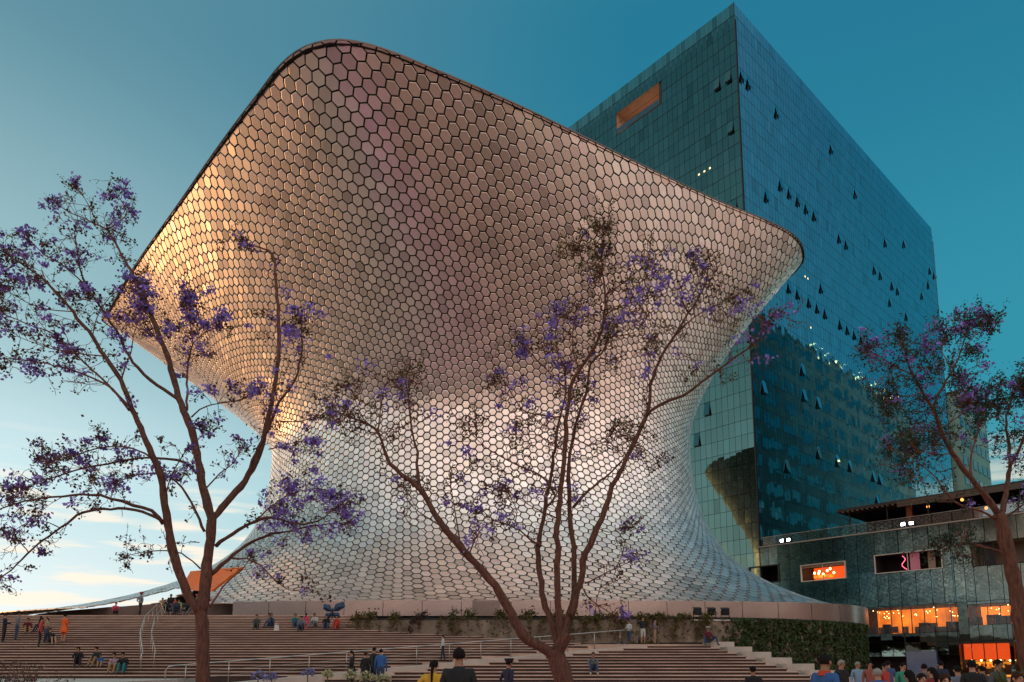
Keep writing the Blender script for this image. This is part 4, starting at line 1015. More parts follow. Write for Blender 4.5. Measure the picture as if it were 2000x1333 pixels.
t.limb([(398, 959), (430, 925), (455, 905), (470, 880)], 4, 1.6, .6, flower=.5, twigs=1.5)
t.limb([(235, 743), (255, 690), (262, 650), (280, 610)], 3.5, 1.6, .6, flower=.9, twigs=1.6)
t.limb([(206, 697), (150, 690), (95, 680), (40, 660)], 3.5, 1.6, -.8, flower=.5, twigs=1.8)
t.limb([(181, 659), (190, 620), (215, 580), (250, 560)], 3, 1.6, .5, flower=.7, twigs=1.6)
t.limb([(143, 609), (95, 605), (50, 590), (5, 560)], 3, 1.5, -.5, flower=.6, twigs=2.0)
t.limb([(118, 1032), (92, 1020), (60, 1018), (30, 1035)], 3, 1.5, -.4, flower=.4, twigs=1.7)
t.limb([(56, 1080), (40, 1060), (18, 1050)], 3, 1.5, .4, flower=.4, twigs=1.8)
t.finish()
# ---- leaning tree in the middle
t = Tree('jacaranda_tree', (1108, 1440), 14.0, 'jacaranda forking low into five stems with a long leaning limb', .075, .26)
t.limb([(1125, 1460), (1112, 1370), (1100, 1325), (1091, 1292), (1084, 1268)], 44, 36, 0, 'trunk', twigs=0)
t.limb([(1086, 1275), (1098, 1255), (1110, 1238)], 30, 24, -.15, 'stub', twigs=0)
t.limb([(1090, 1284), (1077, 1277), (1055, 1263), (1026, 1249), (1012, 1227), (997, 1198), (975, 1158), (946, 1118), (917, 1089), (896, 1064), (870, 1035), (852, 1006), (834, 977), (820, 953), (800, 938), (783, 926), (762, 904), (751, 878), (736, 844), (717, 829), (699, 821), (669, 810)], 27, 3, -.9, flower=.2, leafy=.8, twigs=.9)
t.limb([(822, 955), (815, 925), (816, 886), (811, 868), (802, 825), (798, 780), (800, 745)], 9, 2.2, .5, flower=.45, leafy=1.0, twigs=1.4)
t.limb([(738, 848), (741, 818), (744, 788), (752, 755)], 4, 1.8, .3, flower=.5, leafy=1.0, twigs=1.8)
t.limb([(717, 829), (700, 800), (690, 770)], 3, 1.6, -.3, flower=.4, leafy=.9, twigs=1.6)
t.limb([(898, 1066), (895, 1040), (890, 1010), (885, 975), (880, 945)], 4, 1.8, .4, flower=.6, leafy=.6, twigs=1.3)
t.limb([(915, 1086), (930, 1050), (945, 1030), (960, 1022)], 3.5, 1.6, -.3, flower=.7, leafy=.5, twigs=1.4)
t.limb([(866, 1030), (830, 1008), (800, 985), (790, 955)], 3.5, 1.5, .4, flower=.2, leafy=.6, twigs=1.4)
t.limb([(1090, 1262), (1080, 1227), (1066, 1187), (1057, 1140), (1051, 1075), (1057, 1031), (1066, 984), (1077, 922), (1085, 863), (1096, 810), (1106, 761), (1104, 720)], 17, 3, .6, flower=.4, twigs=.7)
t.limb([(1093, 1265), (1093, 1227), (1089, 1158), (1088, 1085), (1089, 1013), (1097, 940), (1104, 881), (1106, 825), (1113, 761), (1130, 724), (1156, 690), (1171, 660), (1181, 615), (1183, 577), (1177, 532), (1175, 495)], 17, 3, -.6, flower=.5, leafy=1.0, twigs=1.3)
t.limb([(1098, 1258), (1106, 1216), (1120, 1176), (1122, 1122), (1120, 1067), (1113, 1013), (1113, 970), (1109, 922), (1111, 900), (1119, 855), (1134, 799), (1147, 757), (1153, 712), (1175, 690), (1190, 660), (1205, 630)], 15, 2.8, .9, flower=.6, leafy=.8, twigs=1.1)
t.limb([(1113, 1200), (1120, 1183), (1135, 1136), (1138, 1096), (1153, 1064), (1167, 1031), (1182, 995), (1196, 951), (1218, 912), (1236, 872), (1254, 833), (1265, 799), (1269, 769), (1280, 720), (1295, 690), (1320, 653), (1344, 612), (1374, 565), (1381, 541), (1385, 515)], 17, 2.8, -.8, flower=.6, leafy=.7, twigs=.9)
t.limb([(1262, 814), (1288, 791), (1334, 774), (1384, 737), (1418, 710), (1452, 686), (1476, 670), (1489, 649), (1505, 625)], 8, 2.2, -.6, flower=.8, leafy=.5, twigs=1.4)
t.limb([(1320, 653), (1334, 639), (1368, 612), (1401, 595), (1435, 578)], 4.5, 1.8, .5, flower=.6, leafy=.7, twigs=1.4)
t.limb([(1344, 612), (1330, 580), (1335, 550), (1350, 525)], 3.5, 1.6, -.4, flower=.9, leafy=.5, twigs=1.4)
t.limb([(1120, 991), (1149, 959), (1182, 933), (1207, 908), (1232, 880)], 7, 3, .5, flower=.3, twigs=.6)
t.limb([(1057, 1067), (1041, 1060), (1026, 1046), (1004, 1030), (968, 1018), (945, 1000)], 6, 1.8, -.6, flower=.4, leafy=.4, twigs=1.3)
t.limb([(1004, 1030), (1010, 1000), (1000, 978)], 3, 1.5, -.3, flower=1.2, leafy=.3, twigs=2.0)
t.limb([(1068, 990), (1084, 970), (1066, 941), (1044, 922), (1008, 908), (975, 890), (946, 872), (920, 845)], 6, 1.8, .7, flower=.3, leafy=.5, twigs=1.5)
t.limb([(1096, 815), (1063, 812), (1025, 803), (1006, 780), (985, 745)], 5, 1.8, .6, flower=.6, leafy=.5, twigs=1.7)
t.limb([(1106, 761), (1085, 740), (1060, 715), (1035, 690)], 4, 1.7, -.5, flower=.9, leafy=.5, twigs=2.0)
t.limb([(1104, 720), (1090, 690), (1085, 655), (1090, 620)], 3.5, 1.6, .4, flower=1.1, leafy=.4, twigs=2.0)
t.limb([(1130, 724), (1120, 690), (1118, 650), (1125, 610)], 3.5, 1.6, -.4, flower=.9, leafy=.5, twigs=1.8)
t.limb([(1183, 577), (1215, 555), (1245, 530), (1262, 515)], 4, 1.6, .5, flower=.6, leafy=1.0, twigs=2.0)
t.limb([(1181, 615), (1210, 600), (1240, 590), (1262, 585)], 3.5, 1.6, -.5, flower=.9, leafy=.8, twigs=2.0)
t.limb([(1177, 540), (1150, 520), (1135, 500)], 3.5, 1.6, .4, flower=.1, leafy=1.3, twigs=2.2)
t.limb([(1175, 500), (1180, 480), (1178, 462)], 3, 1.5, -.2, flower=.1, leafy=1.4, twigs=2.6)
t.limb([(1190, 660), (1225, 655), (1255, 660)], 3, 1.5, .4, flower=.5, leafy=.6, twigs=1.6)
t.limb([(1089, 1013), (1060, 1000), (1030, 985), (1000, 965)], 3.5, 1.5, -.4, flower=.6, leafy=.4, twigs=1.4)
t.limb([(1119, 855), (1150, 870), (1180, 865), (1210, 850)], 3.5, 1.5, .6, flower=.3, leafy=.5, twigs=1.6)
t.limb([(1104, 881), (1075, 868), (1050, 850), (1020, 850)], 3.5, 1.5, -.6, flower=.5, leafy=.5, twigs=1.6)
t.limb([(1236, 872), (1262, 880), (1280, 895)], 3, 1.5, .3, flower=.8, leafy=.4, twigs=1.8)
t.limb([(1142, 1140), (1167, 1129), (1185, 1118), (1225, 1100)], 4.5, 1.6, -.4, flower=.5, leafy=.4, twigs=1.3)
t.limb([(1140, 1151), (1153, 1172), (1175, 1187), (1196, 1200)], 4, 1.6, .4, flower=.7, leafy=.3, twigs=1.6)
t.limb([(1167, 1031), (1190, 1040), (1215, 1030)], 3, 1.5, .4, flower=.6, leafy=.4, twigs=1.6)
t.finish()
# ---- tree at the street side
t = Tree('jacaranda_tree', (2030, 1430), 15.0, 'leafy jacaranda in front of the podium building', .085, .62, M_LEAFG)
t.limb([(2030, 1450), (2012, 1330), (1996, 1235), (1983, 1145), (1972, 1088), (1958, 1032), (1949, 1003)], 32, 24, 0, 'trunk', twigs=0)
t.limb([(1951, 1008), (1921, 964), (1887, 924), (1859, 885), (1836, 840), (1822, 800), (1802, 766), (1783, 732), (1771, 704), (1765, 675)], 15, 2.5, -.8, flower=.8, leafy=1.2, twigs=1.6)
t.limb([(1823, 795), (1842, 755), (1862, 721), (1876, 687), (1888, 650)], 7, 2.2, .6, flower=.6, leafy=1.3, twigs=2.2)
t.limb([(1954, 1010), (1963, 964), (1972, 913), (1969, 862), (1965, 815), (1985, 760)], 13, 2.5, .8, flower=.5, leafy=1.3, twigs=1.9)
t.limb([(1972, 913), (1992, 870), (2008, 820), (2012, 760)], 8, 2.5, -.7, flower=.5, leafy=1.3, twigs=1.8)
t.limb([(1898, 935), (1895, 900), (1905, 860), (1915, 820), (1925, 780)], 6, 2, .6, flower=.4, leafy=1.4, twigs=2.2)
t.limb([(1944, 1015), (1915, 998), (1876, 987), (1848, 964), (1831, 936), (1791, 902)], 6, 2, -.8, flower=.2, leafy=1.0, twigs=1.5)
t.limb([(1958, 1018), (1989, 992), (2020, 975)], 7, 2.5, .4, flower=.2, leafy=1.0, twigs=1.4)
t.limb([(1783, 732), (1755, 720), (1725, 700), (1705, 690)], 4, 1.7, .4, flower=1.0, leafy=1.0, twigs=2.4)
t.limb([(1802, 766), (1775, 775), (1745, 770)], 3.5, 1.6, -.4, flower=.4, leafy=1.4, twigs=2.4)
t.limb([(1836, 840), (1805, 842), (1775, 835), (1758, 850)], 4, 1.6, .5, flower=.3, leafy=1.4, twigs=2.4)
t.limb([(1859, 885), (1825, 888), (1795, 880)], 3.5, 1.6, -.5, flower=.2, leafy=1.3, twigs=2.2)
t.limb([(1836, 840), (1870, 815), (1895, 790)], 3.5, 1.6, .6, flower=.4, leafy=1.3, twigs=2.2)
t.limb([(1876, 687), (1895, 665), (1915, 645)], 3, 1.6, -.3, flower=.6, leafy=1.3, twigs=2.4)
t.limb([(1862, 721), (1840, 690), (1845, 660)], 3, 1.6, .3, flower=.9, leafy=1.0, twigs=2.2)
t.limb([(1970, 1085), (1930, 1070), (1890, 1060), (1865, 1068)], 4, 1.6, -.6, flower=.05, leafy=1.2, twigs=1.6)
t.finish()
# ---- foreground planting: grey brush at the lower edge, agapanthus heads, spiky plant
def brush(c, n, rx, h, label, name, mt=M_TWIG, lf=M_POD, grp=None):
    o = root(name, tuple(c), label, 'shrub', grp); st = MB(); lc = []
    for k in range(n):
        a_ = RNG.uniform(0, 6.28); rr = rx * RNG.random() ** .6; L_ = h * RNG.uniform(.6, 1.05) * (1 - .45 * (rr / rx) ** 2)
        d = np.array([math.cos(a_) * rr, math.sin(a_) * rr * .6, L_]); pts = [np.array(c) + d * t_ + np.array([0, 0, .12 * math.sin(t_ * 3)]) + RNG.normal(size=3) * .02 for t_ in np.linspace(.05, 1, 6)]
        st.tube(pts, np.linspace(.007, .003, 6), 3, cap=False); lc += [p + RNG.normal(size=3) * .05 for p in pts[2:] for _ in range(7)]
    st.build('stems', mt, o); V, Fv = leaf_quads(lc, RNG.uniform(.015, .035, len(lc)), None); mesh_obj('leaves', V, Fv, lf, o, tone=tones(len(lc), 4, .6, 2.2, .2))
M_SAGE = tint_leaf('sage grey leaf', (.12, .085, .07), (.1, .06, .04))
brush((-8.3, 11.5, 0), 420, 1.7, 1.62, 'grey brown bush at the lower corner of the stairs', 'low_bush', M_TWIG, M_SAGE)
def agap(u, v, D, white, label, z0=0, kk=1.0):
    top = at_y(u, v, D); o = root('agapanthus', (top[0], D, z0), label, 'flower', 'agapanthus heads in the foreground')
    mb = MB(); mb.tube([(top[0] + .03, D, z0), (top[0] + .01, D, (top[2] + z0) * .5), tuple(top)], .008 * kk, 5); mb.build('stem', M_STEM, o)
    cs = []; fl = MB()
    for k in range(34):
        d = RNG.normal(size=3); d /= np.linalg.norm(d); d[2] = abs(d[2]) * .9 - .2; e = top + d * .085 * kk; fl.tube([top, e], .0025 * kk, 3, cap=False)
        for _ in range(3): cs.append(e + RNG.normal(size=3) * .012 * kk)
    fl.build('spokes', M_STEM, o)['kind'] = 'stuff'
    V, Fv = leaf_quads(cs, RNG.uniform(.012, .024, len(cs)) * kk, None); fh_ = mesh_obj('flower_head', V, Fv, tint_leaf('agapanthus white', (.55, .52, .30), (.5, .5, .3)) if white else tint_leaf('agapanthus blue', (.26, .26, .55), (.2, .2, .45)), o, tone=tones(len(cs), 4, .6, 1.3, .05)); fh_['kind'] = 'stuff'
for u, v, D, wh, lb in ((504, 1322, 9.5, 0, 'blue agapanthus head on the lower edge, just right of the tall trunk'), (531, 1326, 9.0, 0, 'faded blue agapanthus head, second from the tall trunk'), (601, 1317, 9.5, 0, 'blue agapanthus head on its own below the ramp'), (640, 1321, 9.0, 1, 'cream agapanthus head between the ramp and the woman in black'), (684, 1322, 8.5, 1, 'cream agapanthus head in front of the woman in the black suit'), (716, 1325, 8.5, 1, 'cream agapanthus head in front of the woman with the shawl'), (748, 1329, 8.5, 1, 'cream agapanthus head in front of the man in blue')):
    agap(u, v, D, wh, lb)
for u, v, lb in ((1208, 1266, 'small blue flower head at the rail end, next to the rail'), (1220, 1267, 'small blue flower head at the rail end, nearer the child')):
    agap(u, v - 3, 41.5, 0, lb, 2.75, 2.6)
sp = root('spiky_plant', tuple(at_y(1985, 1460, 13.0) * [1, 1, 0]), 'spiky agave like plant by the podium shop window', 'plant'); b = np.array(sp.location)
for k in range(26):
    a_ = k * 2.4; ln_ = RNG.uniform(.5, .8); d = np.array([math.cos(a_) * .5, math.sin(a_) * .5, 1.0 + .5 * RNG.random()]); d /= np.linalg.norm(d)
    mb = MB(); p = b + [0, 0, .9]; pts = [p + d * ln_ * t_ + np.array([0, 0, -.12 * t_ * t_]) for t_ in np.linspace(0, 1, 5)]; mb.tube(pts, [.03, .035, .028, .016, .003], 4); mb.build('leaf', M_STEM, sp)
mb = MB(); mb.tube([b, b + [0, 0, .95]], [.10, .07], 8); mb.build('stem', M_BARK, sp)

# ================================================================ PEOPLE
def cloth(c, rough=.85):
    return material('cloth %.3f %.3f %.3f' % c, c, rough, noise=(9, .22, None), bump=(40, .15, .01))
SKINS = [(.42, .22, .13), (.33, .16, .09), (.50, .28, .18)]
def skin_mat(i): return material('skin %d' % i, SKINS[i], .55, noise=(5, .12, None))
M_HAIR = material('dark hair', (.012, .009, .008), .8, noise=(30, .4, None), spec=.15); M_HAIRB = material('brown hair', (.055, .022, .012), .8, noise=(30, .4, None), spec=.15); M_HAIRG = material('grey hair', (.32, .30, .28), .5, noise=(30, .3, None), spec=.2)
M_SHOE = material('shoe', (.02, .018, .018), .5); M_EYE = material('eye', (.01, .008, .008), .2); M_LIP = material('lips', (.32, .08, .06), .5)
BLACK, NAVY, JEANS, KHAKI, WHITE_, GREY, RED, PINK, ORANGE_, BLUE, TEAL, YELLOW, TAN, MAROON, GREEN, LBLUE, DRED = (.012, .012, .014), (.02, .025, .05), (.035, .06, .12), (.30, .17, .075), (.55, .52, .50), (.16, .17, .18), (.50, .05, .035), (.62, .07, .14), (.78, .12, .02), (.03, .12, .34), (.03, .16, .18), (.66, .38, .035), (.36, .23, .14), (.12, .012, .02), (.04, .30, .19), (.22, .36, .48), (.22, .02, .02)
POSES = {}
def stand(dx=0, stride=0.0, arms='down', lean=0.0):
    j = {'pel': (0, 0, .93), 'bel': (0, -.01, 1.08), 'che': (0, lean * .5, 1.28), 'nb': (0, lean, 1.42), 'nk': (0, lean - .01, 1.485), 'hd': (0, lean - .03, 1.585), 'ht': (0, lean - .02, 1.685)}
    for s, sg in (('l', -1), ('r', 1)):
        st = stride * sg
        j['sh' + s] = (sg * .175, lean, 1.385)
        if arms == 'down': j['el' + s] = (sg * .235, .03 + lean * .6, 1.10); j['wr' + s] = (sg * .235, -.05 + lean * .3, .86); j['ha' + s] = (sg * .225, -.08, .77)
        elif arms == 'hips': j['el' + s] = (sg * .38, .06, 1.13); j['wr' + s] = (sg * .20, -.02, 1.00); j['ha' + s] = (sg * .15, -.06, .96)
        elif arms == 'front': j['el' + s] = (sg * .23, .0, 1.11); j['wr' + s] = (sg * .10, -.24, 1.15); j['ha' + s] = (sg * .05, -.28, 1.19)
        elif arms == 'back': j['el' + s] = (sg * .26, .10, 1.12); j['wr' + s] = (sg * .10, .16, .95); j['ha' + s] = (sg * .04, .17, .90)
        elif arms == 'walk': j['el' + s] = (sg * .22, .05 - st * .5, 1.10); j['wr' + s] = (sg * .22, -.05 - st, .88); j['ha' + s] = (sg * .21, -.09 - st, .80)
        elif arms == 'wave': j['el' + s] = (sg * .34, -.05, 1.24) if sg < 0 else (sg * .30, 0, 1.12); j['wr' + s] = (sg * .42, -.14, 1.42) if sg < 0 else (sg * .42, -.1, 1.0); j['ha' + s] = (sg * .43, -.17, 1.51) if sg < 0 else (sg * .46, -.12, .92)
        j['hp' + s] = (sg * .085, 0, .88); j['kn' + s] = (sg * .095, -.015 - st * .5, .49); j['an' + s] = (sg * .10, .03 - st, .085 + (.05 if st < 0 else 0)); j['to' + s] = (sg * .115, -.13 - st, .035)
    return j
def sit(lean=-.06, spread=.11, arms='knees', back=.50, up=.27):
    j = {'pel': (0, back, up), 'bel': (0, back + .0, up + .15), 'che': (0, back + lean, up + .35), 'nb': (0, back + lean * 1.9, up + .49), 'nk': (0, back + lean * 2.2, up + .555), 'hd': (0, back + lean * 2.5 - .03, up + .655), 'ht': (0, back + lean * 2.5 - .02, up + .755)}
    for s, sg in (('l', -1), ('r', 1)):
        j['sh' + s] = (sg * .17, back + lean * 1.6, up + .455)
        j['el' + s] = (sg * .24, back + lean - .10, up + .22); j['wr' + s] = (sg * .10, back - .33, up + .27); j['ha' + s] = (sg * .05, back - .40, up + .25)
        if arms == 'back': j['el' + s] = (sg * .26, back + .16, up + .22); j['wr' + s] = (sg * .27, back + .28, up - .02); j['ha' + s] = (sg * .27, back + .32, up - .08)
        j['hp' + s] = (sg * .09, back - .04, up - .01); j['kn' + s] = (sg * spread, back - .36, up + .26); j['an' + s] = (sg * spread * 1.05, back - .55, .085 + up - .27); j['to' + s] = (sg * spread * 1.2, back - .70, .035 + up - .27)
    return j
def crouch():
    j = sit(-.10, .13, 'knees', .18, .30)
    for s, sg in (('l', -1), ('r', 1)):
        j['kn' + s] = (sg * .13, -.20, .42); j['an' + s] = (sg * .12, .02, .085); j['to' + s] = (sg * .13, -.14, .035)
        j['wr' + s] = (sg * .07, -.22, .62); j['ha' + s] = (sg * .03, -.26, .68)
    return j
RAD = {'pel': .155, 'bel': .135, 'che': .15, 'nb': .075, 'nk': .058, 'hd': .098, 'ht': .062, 'sh': .068, 'el': .046, 'wr': .032, 'ha': .040, 'hp': .098, 'kn': .062, 'an': .042, 'to': .036}
BONES = [('pel', 'bel'), ('bel', 'che'), ('che', 'nb'), ('nb', 'nk'), ('nk', 'hd'), ('hd', 'ht')] + [(a_ + (s if a_ not in ('che', 'pel') else ''), b_ + s) for s in 'lr' for a_, b_ in (('che', 'sh'), ('sh', 'el'), ('el', 'wr'), ('wr', 'ha'), ('pel', 'hp'), ('hp', 'kn'), ('kn', 'an'), ('an', 'to'))]
def zone(bone, dress, sleeves, legs):
    a_, b_ = bone[0][:2], bone[1][:2]
    if (a_, b_) in (('ne', 'x'),): return 0
    k = (bone[0].rstrip('lr') if len(bone[0]) == 3 and bone[0][:2] in RAD else bone[0], bone[1].rstrip('lr') if len(bone[1]) == 3 and bone[1][:2] in RAD else bone[1])
    if k in (('nb', 'nk'), ('nk', 'hd'), ('hd', 'ht'), ('wr', 'ha'), ('hd', 'no')): return 0
    if k == ('el', 'wr'): return 1 if sleeves == 'long' else 0
    if k == ('sh', 'el'): return 0 if sleeves == 'none' else 1
    if k in (('pel', 'hp'), ('hp', 'kn')): return 2
    if k == ('kn', 'an'): return 2 if legs == 'long' else 0
    if k == ('an', 'to'): return 3
    return 1
def person(label, loc, rz, height=1.7, joints=None, top=GREY, bottom=JEANS, skin=0, hair='short', hairm=None, sleeves='short', legs='long', shoe=None, girth=1.0, face=False, skirt=None, cap=None, tilt=0.0, group='people around the plaza'):
    j = dict(joints or stand()); sc = height / 1.715
    names = list(j); names.append('no'); hd = np.array(j['hd']); j['no'] = tuple(hd + [0, -.103, -.012])
    me = bpy.data.meshes.new('body_cage'); bones = BONES + [('hd', 'no')]
    me.from_pydata([tuple(np.array(j[n]) * sc) for n in names], [(names.index(a_), names.index(b_)) for a_, b_ in bones], [])
    ob = bpy.data.objects.new('body_cage', me); COL.objects.link(ob)
    m = ob.modifiers.new('s', 'SKIN'); m.use_smooth_shade = True
    if not me.skin_vertices: me.skin_vertices.new()
    sv = me.skin_vertices[0].data
    for i, n in enumerate(names):
        k = n if n in RAD else n[:2]; r = .016 if n == 'no' else RAD[k]; r *= sc
        fx, fy = r, r
        if k in ('pel', 'bel', 'che'): fx, fy = r * 1.08 * girth, r * .74 * girth
        elif k in ('hd', 'ht'): fx, fy = r * .86, r * 1.06
        sv[i].radius = (fx, fy); sv[i].use_root = (n == 'pel')
    m2 = ob.modifiers.new('d', 'SUBSURF'); m2.levels = 1; m2.render_levels = 1
    dg = bpy.context.evaluated_depsgraph_get(); ev = ob.evaluated_get(dg); bm_ = bpy.data.meshes.new_from_object(ev)
    bpy.data.objects.remove(ob)
    nv = len(bm_.vertices); co = np.zeros(nv * 3); bm_.vertices.foreach_get('co', co); co = co.reshape(-1, 3)
    # faces take the colour of the limb they belong to
    P = {n: np.array(j[n]) * sc for n in names}
    cen = np.zeros(len(bm_.polygons) * 3); bm_.polygons.foreach_get('center', cen); cen = cen.reshape(-1, 3)
    D = []
    for a_, b_ in bones:
        A, B = P[a_], P[b_]; AB = B - A; t_ = np.clip(((cen - A) @ AB) / (AB @ AB + 1e-9), 0, 1); k = b_ if b_ in RAD else b_[:2]; ka = a_ if a_ in RAD else a_[:2]
        rr = (RAD.get(ka, .05) * (1 - t_) + RAD.get(k, .05) * t_) * sc
        D.append(np.linalg.norm(cen - (A + t_[:, None] * AB), axis=1) / rr)
    zi = np.argmin(np.array(D), 0); zmap = np.array([zone(b_, None, sleeves, legs) for b_ in bones]); mi = zmap[zi]
    # neckline, short sleeve hem and waistline
    waist = P['pel'][2] + .03 * sc
    for q_ in range(len(mi)):
        b_ = bones[zi[q_]]
        if b_ in (('pel', 'bel'),) and cen[q_][2] < waist: mi[q_] = 2
    bm_.materials.clear()
    for mt in (skin_mat(skin), cloth(top), cloth(bottom), M_SHOE if shoe is None else cloth(shoe)): bm_.materials.append(mt)
    bm_.polygons.foreach_set('material_index', mi.astype(np.int32)); bm_.polygons.foreach_set('use_smooth', np.ones(len(mi), bool))
    bm_.name = 'person'; o = bpy.data.objects.new('person', bm_); put(o); o.location = loc; o.rotation_euler = (0, 0, rz)
    tag(o, label, 'person', group)
    # hair: a cap over the skull, with a fall for long hair
    H = P['hd'] + np.array([0, .006, .028]) * sc; hr = np.array([.087, .106, .098]) * sc
    hb = MB(); seg, rings = 14, 8; V = []
    for i in range(rings + 1):
        th = math.pi * i / rings * .66
        for k in range(seg):
            a_ = 2 * math.pi * k / seg; fr = max(0, -math.sin(a_))       # front of the head is -y
            tt_ = th * (1 - .42 * fr) ; V.append(H + hr * np.array([math.sin(tt_) * math.cos(a_), math.sin(tt_) * math.sin(a_), math.cos(tt_)]) * (1 + .05 * math.sin(k * 5.1 + i * 3.7)))
    hb.add(V, [(i * seg + k, (i + 1) * seg + k, (i + 1) * seg + (k + 1) % seg, i * seg + (k + 1) % seg) for i in range(rings) for k in range(seg)])
    if hair in ('long', 'tail'):
        wd = .085 if hair == 'long' else .035; n_ = 7; V = []
        for i in range(n_):
            t_ = i / (n_ - 1); cz = H + np.array([0, .055 + .05 * math.sin(t_ * 2.2), .02 - t_ * (.34 if hair == 'long' else .36)]) * sc; w = wd * (1 - .45 * t_) * sc; dp = .045 * (1 - .4 * t_) * sc
            for k in range(8):
                a_ = 2 * math.pi * k / 8; V.append(cz + np.array([math.cos(a_) * w, math.sin(a_) * dp, 0]))
        hb.add(V, [(i * 8 + k, i * 8 + (k + 1) % 8, (i + 1) * 8 + (k + 1) % 8, (i + 1) * 8 + k) for i in range(n_ - 1) for k in range(8)] + [tuple(range((n_ - 1) * 8, n_ * 8))])
    me = bpy.data.meshes.new('hair'); me.from_pydata(hb.v, [], hb.f); me.materials.append(hairm or M_HAIR); me.polygons.foreach_set('use_smooth', np.ones(len(me.polygons), bool)); put(bpy.data.objects.new('hair', me), o)
    def part(name, mb_, mt, sm=True):
        me_ = bpy.data.meshes.new(name); me_.from_pydata(mb_.v, [], mb_.f); me_.materials.append(mt)
        if sm: me_.polygons.foreach_set('use_smooth', np.ones(len(me_.polygons), bool))
        put(bpy.data.objects.new(name, me_), o)
    for sg in (-1, 1):
        mb_ = MB(); mb_.ball(P['hd'] + np.array([sg * .088, .005, -.005]) * sc, np.array([.014, .024, .034]) * sc, 6, 4); part('ear', mb_, skin_mat(skin))
    if face:
        for sg in (-1, 1):
            mb_ = MB(); mb_.ball(P['hd'] + np.array([sg * .034, -.093, .012]) * sc, np.array([.015, .012, .009]) * sc, 6, 4); part('eye', mb_, M_EYE)
        mb_ = MB(); mb_.ball(P['hd'] + np.array([0, -.095, -.052]) * sc, np.array([.028, .012, .008]) * sc, 8, 4); part('mouth', mb_, M_LIP)
    if skirt:
        mb_ = MB(); V = []; pts = [(.16, P['pel'][2] + .14 * sc), (.20, P['pel'][2] - .05 * sc), (.24, P['pel'][2] - skirt * .6), (.26, P['pel'][2] - skirt)]
        for r_, z_ in pts:
            for k in range(16): a_ = 2 * math.pi * k / 16; w_ = 1 + .06 * math.sin(a_ * 5); V.append((P['pel'][0] + r_ * sc * w_ * math.cos(a_), P['pel'][1] + r_ * sc * .8 * w_ * math.sin(a_), z_))
        mb_.add(V, [(i * 16 + k, i * 16 + (k + 1) % 16, (i + 1) * 16 + (k + 1) % 16, (i + 1) * 16 + k) for i in range(3) for k in range(16)]); part('skirt', mb_, cloth(top))
    if cap:
        mb_ = MB(); c_ = P['hd'] + np.array([0, 0, .085]) * sc
        V = []
        for r_, z_ in ((.108, -.03), (.110, .01), (.135, .05), (.125, .075)):
            for k in range(14): a_ = 2 * math.pi * k / 14; V.append(c_ + np.array([r_ * math.cos(a_), r_ * 1.12 * math.sin(a_), z_]) * sc)
        mb_.add(V, [(i * 14 + k, i * 14 + (k + 1) % 14, (i + 1) * 14 + (k + 1) % 14, (i + 1) * 14 + k) for i in range(3) for k in range(14)] + [tuple(range(42, 56))])
        mb_.box(c_ + np.array([0, -.14, -.025]) * sc, np.array([.15, .09, .012]) * sc); part('cap', mb_, cloth(cap), False)
    return o
def stair_spot(u, v, seated=False):
    """tread under the given foot point of the picture"""
    r = ray(u, v); o = np.array([0, 0, EYE]); sl = RISE / TREAD
    t_ = (Z0S + sl * (o[1] - Y0S) - o[2]) / (r[2] - sl * r[1]); p = o + r * t_
    k = int(math.floor((p[1] - Y0S) / TREAD)); k = min(max(k, -4), 27); f = .12 if seated else .38
    y = step_y(k) + f * TREAD + .06; return (p[0] * y / p[1], y, step_z(k) + .002)
UP = math.pi
